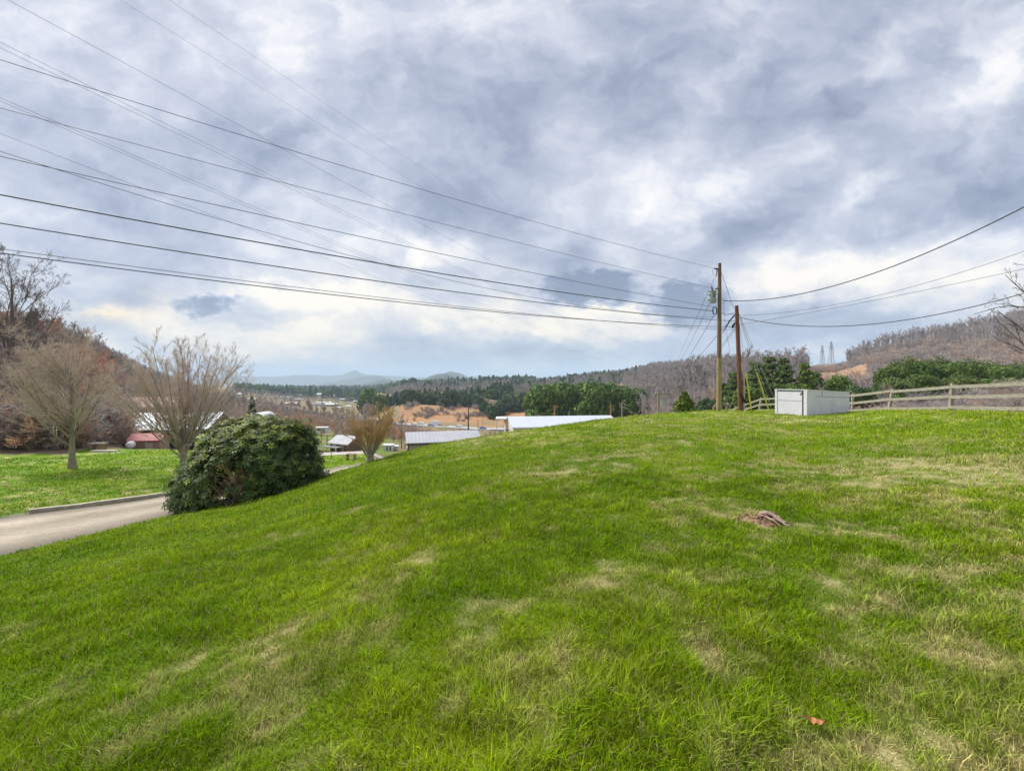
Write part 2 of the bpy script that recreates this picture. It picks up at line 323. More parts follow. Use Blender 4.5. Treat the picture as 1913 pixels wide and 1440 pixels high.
# ---- where the lawn is straw-coloured, where the ground is litter, clay, field
GR = np.array((.100, .225, .001)); GRL = np.array((.260, .385, .010)); STRAW = np.array((.58, .54, .24))
def blob(x, y, cx, cy, rx, ry, a=0.0):
    c, s_ = math.cos(a), math.sin(a); dx = x-cx; dy = y-cy; u = (dx*c+dy*s_)/rx; v_ = (-dx*s_+dy*c)/ry
    return np.exp(-(u*u+v_*v_))
def straw(x, y):
    s_ = fbm(x*.55, y*.55, 4, 21)*.65+fbm(x*2.8, y*2.8, 4, 5)*1.25-1.09
    def B(px, py, rx, ry, h=1.8):          # a patch given by where it lies on the slope
        Y_ = h*F/(py-HY); cx = (px-CX)/F*Y_; return blob(x, y, cx, Y_, rx/F*Y_, ry*Y_/(py-HY))
    s_ = s_+.34*B(1090,920,170,60,2.2)+.30*B(1640,900,260,40,1.6)+.34*B(1850,880,160,30,1.4)+.26*B(1300,800,120,12)+.20*B(1000,1250,300,130,1.8)+.26*B(1250,1060,140,50,1.8)\
        +.30*B(1450,985,120,30,1.75)+.14*B(1480,1330,320,120,1.6)+.15*B(600,1330,300,110,1.9)+.2*B(1750,1010,160,60,1.5)+.35*B(1450,788,70,6,1.9)+.26*B(900,835,120,18,2.8)
    s_ = s_-.40*blob(x, y, -7, 8, 6, 9)-.18*blob(x, y, 2, 7, 2.5, 2.5)-.22*blob(x, y, 9, 11.5, 3, 1.0)
    hf = fbm(x*7, y*7, 3, 15); return np.clip(np.clip(s_*1.25+.24, 0, .75)*(.25+1.5*np.clip((hf-.34)*2.8, 0, 1)), 0, 1)
def lawncol(x, y):
    s_ = straw(x, y); g = np.clip((fbm(x*.8, y*.8, 4, 33)-.5)*1.15+.52, 0, 1)[..., None]; r = np.hypot(x, y)[..., None]
    g = np.clip(g+(x[..., None]*.012), 0, 1)
    base = GR*(1-g)+GRL*g
    return base*(1-s_[..., None])+STRAW*s_[..., None], s_
def lawnmask(x, y):
    """1 where mown grass grows"""
    th = np.arctan2(x, y); px = CX+F*np.tan(np.clip(th, -1.3, 1.3)); r = np.hypot(x, y)
    edge = np.interp(px, [-800,0,120,200,340,450,600,760,900,1100,1300,1400,1450,1560,1660,1775,1913,2600], [27,32,33,37.5,36,50,57,30,34,38,42,46,43,34.5,28.5,23.5,19.5,16])
    m = np.clip((edge+1.5*(fbm(x*.5, y*.5, 2, 8)-.5)-y)/.8, 0, 1)
    m = np.where(np.abs(th) > 1.25, np.clip((30-r)/3, 0, 1), m)
    return m*np.clip((-road_in(x, y)+.05+.55*(fbm(x*2.2, y*2.2, 3, 4)-.5))/.25, 0, 1)
def groundcol(x, y):
    lc, _ = lawncol(x, y); r = np.hypot(x, y); th = np.arctan2(x, y); px = CX+F*np.tan(np.clip(th, -1.35, 1.35))
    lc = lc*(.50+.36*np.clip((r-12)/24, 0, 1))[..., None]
    n1 = fbm(x*.15, y*.15, 4, 50)[..., None]; n2 = fbm(x*.9, y*.9, 3, 51)[..., None]
    litter = (np.array((.26,.18,.12))*(1-n1)+np.array((.19,.15,.11))*n1)*(.6+.8*n2)
    wood = (np.array((.20,.17,.15))*(1-n1)+np.array((.27,.22,.17))*n1)*(.6+.8*n2)
    field = np.array((.12,.17,.05))*(1-n1)+np.array((.22,.2,.10))*n1
    clay = (np.array((.44,.23,.10))*(1-n2)+np.array((.32,.21,.13))*n2)
    rough_ = (np.array((.27,.20,.12))*(1-n1)+np.array((.20,.18,.08))*n1)*(.7+.6*n2)
    def sm(a, b, t): return np.clip((t-a)/(b-a), 0, 1)[..., None]
    c = rough_*(1-sm(70, 120, r))+field*.0+rough_*sm(70, 120, r)
    left = 1-sm(330, 420, px); c = c*(1-left)+litter*left
    right = sm(1150, 1300, px)*sm(45, 60, r); c = c*(1-right)+wood*right
    mid = sm(500, 560, px)*(1-sm(1150, 1240, px))
    fieldm = mid*sm(560, 620, r)*sm(.45, .55, fbm(x/260, y/260, 3, 70)); c = c*(1-fieldm)+field*fieldm
    gm_ = (sm(560, 600, px)*(1-sm(720, 760, px)))*sm(46, 48, y)*(1-sm(95, 130, y))*sm(.3, .45, n1[..., 0]); c = c*(1-gm_)+np.array((.13,.19,.04))*gm_
    cl = mid*0
    wpx = px+(fbm(x/22, y/22, 4, 81)-.5)*90; wy = y+(fbm(x/18, y/18, 4, 82)-.5)*50
    def patch(p0, p1, y0, y1): px_, y_ = wpx, wy; return sm(p0-6, p0+6, px_)*(1-sm(p1-6, p1+6, px_))*sm(y0-3, y0+3, y_)*(1-sm(y1-6, y1+6, y_))
    cl = np.maximum(patch(745, 850, 318, 378), np.maximum(patch(850, 1012, 305, 420)*sm(.32, .5, n1[..., 0]+.1), patch(900, 1020, 385, 440)))
    cl = np.maximum(cl, patch(1500, 1625, 170, 260)*sm(.25, .4, n1[..., 0]))
    c = c*(1-cl)+clay*cl
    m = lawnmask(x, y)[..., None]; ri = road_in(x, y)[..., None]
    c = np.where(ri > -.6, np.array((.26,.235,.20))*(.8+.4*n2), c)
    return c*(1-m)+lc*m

# polar sheet: fine where the picture looks, coarse behind
thf = np.r_[np.linspace(-math.pi, -1.15, 60)[:-1], np.linspace(-1.15, 1.15, 760), np.linspace(1.15, math.pi, 60)[1:]]
rf = np.exp(np.linspace(math.log(.45), math.log(8200), 620))
TT, RG = np.meshgrid(thf, rf, indexing='ij'); gx = RG*np.sin(TT); gy = RG*np.cos(TT)
gz = H(gx, gy); gc = groundcol(gx.ravel(), gy.ravel())
na, nr = gx.shape; idx = np.arange(na*nr).reshape(na, nr)
q = np.stack([idx[:-1, :-1], idx[1:, :-1], idx[1:, 1:], idx[:-1, 1:]], -1).reshape(-1, 4)
gb = MB(); gb.add(np.stack([gx, gy, gz], -1).reshape(-1, 3), q[:, ::-1], 0, gc, True)
ctr = np.concatenate([np.stack([gx[:, 0], gy[:, 0], gz[:, 0]], -1), [[0, 0, float(H(0., .5))]]]); fan = np.array([(i, i+1, na) for i in range(na-1)])
gb.add(ctr, fan[:, ::-1], 0, np.tile(gc[0], (na+1, 1)), True)
ground = gb.build('ground', mat('ground_soil', (1, 1, 1), .95, .22, 7., c2=(1.1, 1.1, 1.1), attr=True, bump=.7, bscale=30, spec=.1)); tag(ground, kind='structure')

# ------------------------------------------------------------------ roads
def strip(name, A, B, dz, m, lift=0.0, n=7, kind='structure', colf=None):
    b = MB(); t = np.linspace(0, 1, n); P = A[:, None]*(1-t[None, :, None])+B[:, None]*t[None, :, None]
    z = Hsmooth(P[..., 0], P[..., 1])+dz-lift*(2*t-1)**2
    i_ = np.arange(len(A)*n).reshape(len(A), n); qq = np.stack([i_[:-1, :-1], i_[1:, :-1], i_[1:, 1:], i_[:-1, 1:]], -1).reshape(-1, 4)
    b.add(np.concatenate([P, z[..., None]], -1).reshape(-1, 3), qq, 0, None if colf is None else colf(P.reshape(-1, 2), np.tile(t, len(A))), True)
    return tag(b.build(name, m), kind=kind)
def gravel(P, t):
    n1 = fbm(P[:, 0]*1.1, P[:, 1]*.5, 3, 90); wheel = np.exp(-((t-.30)/.10)**2)+np.exp(-((t-.70)/.10)**2); edge = np.abs(2*t-1)**5
    n2_ = fbm(P[:, 0]*5, P[:, 1]*4, 3, 93); c = np.array((.36,.315,.25))*(.46+.55*n1+.30*n2_+.34*wheel)[:, None]; e_ = np.clip(edge*1.1*(.4+1.2*n2_), 0, 1)[:, None]
    return c*(1-e_)+np.array((.17,.15,.12))*e_
strip('gravel_driveway', RL, RR, .0, mat('gravel', (1, 1, 1), .95, .16, 9., c2=(1.12, 1.1, 1.08), attr=True, bump=1., bscale=60, spec=.1), lift=.035, n=25, colf=gravel)
def ribbon(name, Cn, wd, dz, m, n=5):
    T_ = norm(np.gradient(Cn, axis=0)); Nn = np.stack([-T_[:, 1], T_[:, 0]], 1); return strip(name, Cn+Nn*wd/2, Cn-Nn*wd/2, dz, m, n=n)
ribbon('side_road', SIDE_C, 3.0, .05, mat('side_gravel', (.42,.39,.35), .95, .15, 3., spec=.1))
ribbon('highway', HWYC, 12, .5, mat('asphalt', (.36,.36,.36), .9, .12, .8, spec=.2))

# kerb along the lawn side of the driveway
kb = MB(); ks = [i for i in range(240) if 15.1 < RL[i, 1] < 18.6]
KP = np.array([RL[i]+np.array((-.12, .10)) for i in ks]); kz = Hsmooth(KP[:, 0], KP[:, 1])
T_ = norm(np.gradient(KP, axis=0)); Nn = np.stack([-T_[:, 1], T_[:, 0]], 1)
def bar_along(b, P, z, Nn, wdt, h0, h1, mi=0):
    n_ = len(P); a_ = P+Nn*wdt/2; c_ = P-Nn*wdt/2
    V_ = np.concatenate([np.c_[a_, z+h0], np.c_[a_, z+h1], np.c_[c_, z+h1], np.c_[c_, z+h0]]); i_ = np.arange(n_-1)
    fs = [np.stack([i_+k_*n_, i_+1+k_*n_, i_+1+((k_+1) % 4)*n_, i_+((k_+1) % 4)*n_], 1) for k_ in range(4)]
    b.add(V_, fs, mi); b.add(V_[[0, n_, 2*n_, 3*n_]], np.array([(0, 1, 2, 3)]), mi); b.add(V_[[n_-1, 2*n_-1, 3*n_-1, 4*n_-1]], np.array([(3, 2, 1, 0)]), mi)
bar_along(kb, KP, kz+(fbm(KP[:, 0], KP[:, 1], 2, 3)-.5)*.05, Nn, .20, -.1, .09)
tag(kb.build('driveway_kerb', mat('kerb_concrete', (.40,.36,.28), .95, .3, 5., bump=.6)), 'low weathered concrete kerb between the gravel driveway and the far lawn', 'kerb')

# ------------------------------------------------------------------ grass
def blades(x, y, h, wd, colb, lean=.45, seed=1):
    r_ = np.random.default_rng(seed); n = len(x); z = H(x, y)-.01
    a = r_.uniform(0, 2*math.pi, n); d = np.stack([np.cos(a), np.sin(a), np.zeros(n)], 1); s_ = np.stack([-np.sin(a), np.cos(a), np.zeros(n)], 1)
    fa = r_.uniform(0, math.pi, n); s_ = np.stack([np.cos(fa), np.sin(fa), np.zeros(n)], 1)
    ln = (np.abs(r_.normal(lean, .3, n))*h)[:, None]; P0 = np.stack([x, y, z], 1); up = np.array([0, 0, 1.])
    P1 = P0+up*(h*.55)[:, None]+d*ln*.28; P2 = P0+up*(h*r_.uniform(.75, 1.0, n))[:, None]+d*ln
    hw = (wd/2)[:, None]
    V_ = np.stack([P0-s_*hw, P0+s_*hw, P1-s_*hw*.8, P1+s_*hw*.8, P2], 1).reshape(-1, 3)
    i_ = (np.arange(n)*5)[:, None]; Q = i_+np.array([[0, 1, 3, 2]]); T3 = i_+np.array([[2, 3, 4]])
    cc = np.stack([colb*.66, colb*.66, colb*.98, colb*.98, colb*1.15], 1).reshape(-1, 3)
    return V_, [Q, T3], cc
def scatter_r(n, r0, r1, p0, p1, p, seed):
    """n points with density falling as r**-p"""
    r_ = np.random.default_rng(seed); u = r_.uniform(0, 1, n); e_ = 2-p
    rr_ = (r0**e_+u*(r1**e_-r0**e_))**(1/e_) if abs(e_) > 1e-6 else r0*(r1/r0)**u
    t0_, t1_ = math.atan((p0-CX)/F), math.atan((p1-CX)/F); th = r_.uniform(t0_, t1_, n) if p0 < p1 else r_.uniform(t0_, t1_+2*math.pi, n); return rr_*np.sin(th), rr_*np.cos(th)
def grass(name, n, r0, r1, p0, p1, p, seed, hfac=1.0, mul=1.0):
    x, y = scatter_r(n, r0, r1, p0, p1, p, seed); r_ = np.random.default_rng(seed+5)
    k_ = r_.uniform(0, 1, n) < lawnmask(x, y); x = x[k_]; y = y[k_]; n = len(x); r = np.hypot(x, y)
    c, s_ = lawncol(x, y)
    tall = fbm(x*1.3, y*1.3, 3, 77); tuft = fbm(x*7, y*7, 2, 78)
    h = (.038+.060*np.clip((tall-.3)*2, 0, 1)+.045*np.clip(tuft-.45, 0, 1)*3)*(1-.55*s_)*r_.uniform(.55, 1.25, n)*hfac
    dead = r_.uniform(0, 1, n) < (.10+.45*s_)
    bright = r_.uniform(.45, 1.6, n)[:, None]*np.clip(.62+.8*tuft, .5, 1.4)[:, None]
    yel = r_.uniform(0, 1, n)[:, None]*.5
    c = c*(1-yel)+c*np.array((1.7, 1.15, 1.4))*yel
    c = np.where(dead[:, None], np.array((.42,.36,.17))*r_.uniform(.5, 1.2, n)[:, None], c*bright)
    wd = (.0042*np.maximum(1, r/3.2)**.85)*r_.uniform(.7, 1.3, n)*mul
    V_, Fs, cc = blades(x, y, h*(1+.10*np.maximum(0, r/10-1)), wd, c, .55, seed+9)
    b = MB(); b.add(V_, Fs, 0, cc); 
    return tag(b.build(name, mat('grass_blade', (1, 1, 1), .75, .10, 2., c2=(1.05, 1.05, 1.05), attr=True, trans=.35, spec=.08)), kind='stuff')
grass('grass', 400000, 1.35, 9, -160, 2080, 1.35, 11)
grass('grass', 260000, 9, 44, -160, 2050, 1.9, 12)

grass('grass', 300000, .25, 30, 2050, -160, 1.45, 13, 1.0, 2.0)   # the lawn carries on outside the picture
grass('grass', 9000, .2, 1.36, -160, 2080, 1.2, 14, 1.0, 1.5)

# ------------------------------------------------------------------ mountains far off, air
def ridge(name, pts, Y_, depth, m, seed, amp=.012, rough_=60.):
    px = np.linspace(pts[0][0], pts[-1][0], 260); py = pchip([p[0] for p in pts], [p[1] for p in pts], px); x = (px-CX)/F*Y_
    zt = EYE+(HY-py)/F*Y_; t = np.linspace(0, 1, 26); X_ = np.repeat(x[:, None], 26, 1); s_ = np.concatenate([np.linspace(0, 1, 14), np.linspace(1, 0, 13)[1:]])
    Yg = Y_+depth*(t[None]-.5)+0*X_; base = -90.
    Z_ = base+(zt[:, None]-base)*np.sin(s_*math.pi/2)[None]**1.3
    Z_ = Z_+(fbm(X_/rough_/6, Yg/rough_/6, 5, seed)-.5)*amp*Y_*s_[None]+(fbm(X_/rough_*3, Yg/rough_*3, 3, seed+3)-.5)*8*s_[None]
    X2 = X_*(Yg/Y_)
    b = MB(); i_ = np.arange(260*26).reshape(260, 26); b.add(np.stack([X2, Yg, Z_], -1).reshape(-1, 3), np.stack([i_[:-1, :-1], i_[1:, :-1], i_[1:, 1:], i_[:-1, 1:]], -1).reshape(-1, 4), 0, None, True)
    return tag(b.build(name, m), kind='structure')
mwood = mat('wooded_slope', (.07,.075,.06), .95, .35, .01)
ridge('mountain', [(380,712),(440,702),(500,704),(560,700.5),(612,702),(640,700),(656,693),(664,691),(676,698),(720,703),(800,705),(900,703),(960,706),(1060,712)], 7600, 1800, mwood, 3, .006)
ridge('mountain', [(590,716),(630,712),(655,707),(680,702.5),(702,701.5),(722,706),(745,713),(770,718)], 5200, 900, mwood, 4, .004)
ridge('mountain', [(780,716),(810,708),(826,699),(842,693.5),(858,697),(880,705),(910,712),(960,718)], 4300, 800, mwood, 5, .004)
ridge('hill', [(640,722),(680,717),(715,709.5),(738,711),(750,717),(762,722)], 3300, 500, mwood, 6, .004)
ridge('hill', [(755,724),(780,714),(800,704),(815,699),(832,697.5),(846,702),(870,712),(910,722)], 2500, 500, mwood, 7, .004)
hz = bpy.data.materials.new('haze_air'); hz.use_nodes = True; t = hz.node_tree; t.nodes.remove(t.nodes['Principled BSDF'])
pv = t.nodes.new('ShaderNodeVolumePrincipled'); pv.inputs['Color'].default_value = (.62, .80, 1.0, 1); pv.inputs['Density'].default_value = .00016; pv.inputs['Anisotropy'].default_value = .0
t.links.new(pv.outputs[0], t.nodes['Material Output'].inputs['Volume'])
hb = MB(); hb.box((0, 3500, 60), (17000, 14000, 420)); tag(hb.build('haze', hz), 'pale blue air between the lawn and the mountains', kind='stuff')

# ------------------------------------------------------------------ wires
MW = mat('wire_metal', (.10,.105,.12), .6, .1, 3.); MWB = mat('wire_black', (.03,.03,.035), .6, .1, 3.)
def fitwire(pts, YA, YB, t0=-.0, t1=1., n=48, pw=1.):
    xa = (pts[0][0]-CX)/F*YA; xb = (pts[-1][0]-CX)/F*YB; dX, dY = xb-xa, YB-YA; tt, zz, ww = [], [], []
    for px, py in pts:
        u = (px-CX)/F; t_ = (u*YA-xa)/(dX-u*dY); Y_ = YA+t_*dY; tt.append(t_); zz.append(EYE+(HY-py)/F*Y_); ww.append(1/Y_)
    tt = np.array(tt); A_ = np.stack([np.ones_like(tt), tt, tt**2], 1); W_ = np.array(ww)[:, None]
    cf, *_ = np.linalg.lstsq(A_*W_, np.array(zz)*W_[:, 0], rcond=None)
    t_ = t0+(t1-t0)*np.linspace(0, 1, n)**pw
    return np.stack([xa+t_*dX, YA+t_*dY, cf[0]+cf[1]*t_+cf[2]*t_*t_], 1)
def wire(pts, YA, YB, r, label, group=None, t0=-.35, m=None, pw=1., name='power_line', n=60, t1=1.):
    b = MB(); b.tube(fitwire(pts, YA, YB, t0, t1, n, pw), r, 5, 0, False); o = b.build(name, m or MW); return tag(o, label, 'power line', group)
HVG = 'high-voltage wires crossing the sky towards the far hill'
HV = [([(20,0),(265,135),(500,267),(735,395),(929,495),(1114,584),(1309,660)], 'topmost dark wire of the bundle slanting down from the top left corner'),
 ([(0,75),(200,180),(500,326),(761,457),(984,562),(1116,612),(1306,666)], 'upper wire of the close pair starting high on the left edge'),
 ([(0,85),(190,185),(500,334),(701,432),(900,519),(1049,592),(1285,675)], 'lower wire of the close pair starting high on the left edge'),
 ([(0,180),(110,231),(442,375),(719,494),(900,568),(1068,630),(1256,682)], 'upper wire of the second close pair on the left edge'),
 ([(0,186),(110,236),(430,375),(700,492),(900,573),(1068,634),(1246,688)], 'lower wire of the second close pair on the left edge'),
 ([(0,246),(262,351),(500,445),(695,520),(900,594),(1078,651),(1220,689)], 'single slanting wire below the second close pair, lowest of the slanting ones'),
 ([(228,0),(500,173),(674,282),(777,346),(900,418),(1025,492),(1150,560)], 'faint thin wire starting left of centre at the top edge, lower of two'),
 ([(315,0),(500,122),(753,293),(883,375),(1008,457),(1150,545)], 'faint thin wire starting left of centre at the top edge, upper of two')]
for i, (p, lb) in enumerate(HV):
    f_ = i >= 6
    wire(p, 24+1.2*(i % 3), 620 if not f_ else 420, .010 if not f_ else .006, lb, HVG, t0=-.02, pw=2.2, n=90)
DG = 'service wires running from the left edge to the utility poles'
DW = [([(0,113),(145,157),(500,267),(677,321),(950,400),(1116,449),(1335,500)], 28, .009, 'highest wire from the left edge to the top of the tall pole'),
 ([(0,202),(90,226),(500,334),(735,395),(950,449),(1116,489),(1338,540)], 28, .008, 'second wire from the left edge to the tall pole, just above its transformer'),
 ([(0,291),(105,317),(270,354),(500,404),(727,454),(950,499),(1164,545),(1334,573)], 28, .011, 'third wire from the left edge to the tall pole, ending at the cable coil'),
 ([(0,364),(500,456),(719,494),(950,531),(1140,559),(1334,581)], 28, .019, 'thick black cable to the tall pole, upper of the two thick ones at left'),
 ([(0,417),(500,495),(701,526),(950,557),(1116,578),(1374,600)], 29.4, .016, 'thick black cable to the short leaning pole, lower of the two thick ones'),
 ([(0,473),(500,536),(900,581),(1140,600),(1376,611)], 29.4, .014, 'lowest cable from behind the tall bare tree to the short leaning pole'),
 ([(0,466),(80,474),(500,531),(900,577),(1116,598),(1376,617)], 29.4, .009, 'thin wire hung just above the lowest cable, behind the tall bare tree'),
 ([(0,282),(100,317),(396,404),(500,436),(701,489),(950,548),(1188,584),(1335,592)], 28.2, .008, 'slanting wire crossing the upper thick black cable near the middle of the picture')]
for i, (p, yb, r, lb) in enumerate(DW): wire(p, 11.3, yb, r, lb, DG, m=MWB if r > .0135 else MW)
RG_ = 'wires running from the utility poles to the right edge'
wire([(1352,561),(1430,560),(1520,545),(1625,513),(1759,459),(1913,388)], 28, 15.5, .022, 'thick twisted cable rising from the tall pole to the right edge', RG_, 0, MWB, t1=1.3)
wire([(1385,588),(1480,583),(1565,571),(1729,525),(1913,471)], 29.5, 19, .010, 'thin upper wire rising from the short pole to the right edge', RG_, 0, t1=1.3)
wire([(1382,606),(1450,597),(1520,580),(1729,543),(1913,502)], 29.5, 20, .010, 'thin middle wire rising from the short pole to the right edge', RG_, 0, t1=1.3)
wire([(1384,592),(1430,603),(1490,610),(1595,609),(1729,589),(1913,549)], 29.5, 19, .019, 'sagging cable from the short pole passing the bare limbs at the right edge', RG_, 0, MWB, t1=1.3)
VG = 'wires dropping from the utility poles into the valley'
for p, ya, yb, r, lb in [([(1324,543),(1296,605),(1263,678)], 27.9, 110, .013, 'wire dropping behind the transformer to the wooded ridge, leftmost of three'),
    ([(1326,567),(1296,628),(1262,690)], 27.9, 110, .013, 'wire dropping from under the transformer to the wooded ridge, middle of three'),
    ([(1334,589),(1308,632),(1278,682),(1250,722)], 27.9, 110, .014, 'wire dropping from the cable coil to the wooded ridge, rightmost of three'),
    ([(1373,590),(1338,628),(1300,674),(1244,742)], 29.4, 70, .016, 'dark cable from the top of the short pole down to the crossarm pole'),
    ([(1376,608),(1345,650),(1300,706),(1232,775)], 29.4, 70, .013, 'thin cable below the dark one, dropping from the short pole'),
    ([(1376,612),(1335,668),(1290,722),(1248,762)], 29.4, 60, .012, 'lowest cable dropping from the short pole behind the tall one')]:
    wire(p, ya, yb, r, lb, VG, 0, MWB if r > .0135 else MW)

# ------------------------------------------------------------------ utility poles
MP1 = mat('pole_wood', (.19,.13,.09), .9, .35, 3., bump=.6, stretch=(6, 6, .6)); MP1L = mat('pole_treated', (.31,.24,.12), .9, .35, 3., bump=.6, stretch=(6, 6, .6))
MP2 = mat('pole_red_wood', (.17,.07,.045), .9, .5, 3., c2=(.26,.12,.08), bump=.6, stretch=(6, 6, .6)); MGAL = mat('galvanised', (.42,.44,.45), .5, .1, 3., metal=.4)
MTR = mat('transformer_paint', (.27,.32,.30), .45, .08, 3.); MBLK = mat('black_rubber', (.018,.018,.02), .6, .1, 4.); MYEL = mat('yellow_plastic', (.62,.52,.09), .5, .12, 4.)
def rel(P, loc): return np.asarray(P, float)-np.asarray(loc, float)
def poleshaft(base, top, r0, r1, m, parent, name='shaft', sides=14):
    b = MB(); t = np.linspace(0, 1, 12)[:, None]; P = np.asarray(base)*(1-t)+np.asarray(top)*t; b.tube(rel(P, parent.location), r0+(r1-r0)*t[:, 0], sides)
    return b.build(name, m, parent)
Y1 = 28.0; base1 = np.array(at(1343, Y1)); top1 = pxy(1344.5, 492, Y1)
p1 = thing('utility_pole', tuple(base1), 'tall straight wooden utility pole with a grey transformer, yellowish below', 'utility pole')
mid1 = base1+(top1-base1)*.36
poleshaft(base1-np.array((0, 0, .3)), mid1, .155, .142, MP1L, p1, 'lower_shaft'); poleshaft(mid1, top1, .139, .10, MP1, p1, 'upper_shaft')
def cyl(b, c, r, h, sides=16, mi=0, axis=(0, 0, 1)):
    ax = norm(np.asarray(axis, float)); c = np.asarray(c, float); b.tube([c-ax*h/2, c-ax*h*.25, c+ax*h*.25, c+ax*h/2], r, sides, mi)
tx = pxy(1331.5, 555, Y1-.05)-base1
b = MB(); cyl(b, tx, .20, .68, 20); cyl(b, tx+np.array((0, 0, .35)), .215, .05, 20); cyl(b, tx-np.array((0, 0, .345)), .19, .03, 20)
b.box(tx+np.array((.27, 0, .2)), (.2, .06, .05)); b.box(tx+np.array((.27, 0, -.2)), (.2, .06, .05))
tr_ = b.build('transformer', MTR, p1)
b = MB(); b.tube([tx+np.array((-.02, 0, .36)), tx+np.array((-.03, 0, .46)), tx+np.array((-.05, 0, .60)), tx+np.array((-.06, 0, .66))], [.055, .05, .04, .02], 10); b.build('bushing', mat('porcelain', (.12,.10,.10), .3), tr_)
for dz in (.12, -.2):
    b = MB(); cyl(b, tx+np.array((-.25, -.05, dz)), .035, .12, 8, 0, (1, 0, 0)); b.build('terminal', mat('porcelain', (.12,.10,.10), .3), tr_)
b = MB(); b.box(tx+np.array((-.01, -.215, .10)), (.05, .03, .26), taper=.6); b.build('arrester', MBLK, tr_)
def pr(px, py, dy=0.0): return pxy(px, py, Y1+dy)-base1
b = MB(); b.tube([pr(1343, 503), pr(1339, 502.5), pr(1334, 501.5)], [.045, .055, .03], 8); b.build('insulator', MBLK, p1)
b = MB(); b.tube([pr(1343, 539), pr(1340, 539), pr(1336.5, 540)], [.04, .05, .025], 8); b.build('insulator', MBLK, p1)
b = MB(); a = np.linspace(0, 2*math.pi, 21); b.tube(np.array([pr(1334.8+4*math.cos(q)*.95, 508+5.2*math.sin(q)) for q in a]), .010, 5); b.build('jumper_loop', MW, p1)
b = MB(); b.tube([pr(1340, 505), pr(1339, 512), pr(1338.5, 516)], [.03, .02, .035], 8); b.build('fuse_cutout', MBLK, p1)
b = MB(); b.tube([pr(1338, 515), pr(1333, 524), pr(1328.5, 534), pr(1328, 540)], .011, 5); b.build('lead_wire', MW, p1)
b = MB(); b.tube(np.array([pr(1335.3+3.6*math.cos(q), 580.5+7.2*math.sin(q)) for q in a]), .035, 8, cap=False); b.build('cable_coil', MBLK, p1)
b = MB(); b.tube([pr(1349, 560), pr(1352, 562), pr(1354.5, 562.5), pr(1352, 568)], .018, 6); b.build('service_clamp', MBLK, p1)
for px, y0, y1 in ((1349.8, 520, 572),):
    b = MB(); b.tube([pr(1347, 508), pr(1352, 522), pr(1361, 548), pr(1365, 562), pr(1371, 576)], .012, 5); b.build('stay_wire', MW, p1)
b = MB(); b.tube([pr(1350, 563), pr(1353, 585), pr(1356, 612), pr(1362, 650), pr(1363, 668)], .008, 5); b.build('ground_wire', MW, p1)
Y2 = 29.4; base2 = np.array(at(1384.5, Y2)); top2 = pxy(1376, 571, Y2)
p2 = thing('utility_pole', tuple(base2), 'shorter reddish wooden pole leaning left, with a black cable loop at its foot', 'utility pole')
poleshaft(base2-np.array((0, 0, .3)), top2, .165, .115, MP2, p2)
def p2r(px, py, dy=0.0): return pxy(px, py, Y2+dy)-base2
b = MB(); b.tube([p2r(1388.6, 664, -.1), p2r(1389.8, 715, -.1), p2r(1390, 767, -.1)], .05, 8); b.build('conduit', mat('conduit_pvc', (.48,.40,.37), .6), p2)
b = MB(); b.tube([p2r(1382.5, 731, -.25), p2r(1385, 737, -.28), p2r(1388, 744, -.28), p2r(1391, 750, -.26), p2r(1395, 752, -.2), p2r(1399, 751, -.2)], [.04, .07, .075, .06, .075, .08], 8); b.build('cable_loop', MBLK, p2)
b = MB(); b.tube([p2r(1349, 583.5), p2r(1355, 588), p2r(1362, 587), p2r(1374, 585.5)], .016, 6); b.build('jumper_cable', MBLK, p2)
b = MB(); b.tube([p2r(1372, 588, -.15), p2r(1362, 601, -.15), p2r(1356, 612, -.15), p2r(1350, 622, -.15)], [.03, .05, .03, .02], 7); b.build('splice', MBLK, p2)
b = MB(); b.tube([p2r(1373, 603, -.15), p2r(1370, 608, -.15), p2r(1368, 613, -.15)], [.05, .085, .05], 8); b.build('splice_case', MBLK, p2)
GG = 'guy wires staying the short leaning pole'
for (gx_, gY, guard, lb) in [((1404), 31.0, (1393, 685, 1402.5, 757), 'guy wire nearest the pole, with a steep yellow guard on its lower part'),
                             ((1437), 30.8, (1410, 693, 1434, 759), 'guy wire with the longer slanting yellow guard beside the fence'),
                             ((1443), 32.0, None, 'pale bare guy wire slanting down between the guarded ones and the white shed'),
                             ((1456), 31.5, None, 'outermost bare guy wire ending behind the white shed')]:
    a0 = top2+np.array((.1, .05, -.45 if gx_ < 1440 else -.3)); g_ = np.array(at(gx_, gY)); o = thing('guy_wire', tuple(g_), lb, 'guy wire', GG)
    b = MB(); b.tube([rel(a0, g_), rel((a0+g_)/2, g_), (0, 0, 0)], .013, 5); b.build('cable', MGAL, o)
    if guard:
        d_ = rel(a0, g_); b = MB(); b.tube([d_*.03, d_*.2, d_*.40], .045, 8); b.build('guard', MYEL, o)

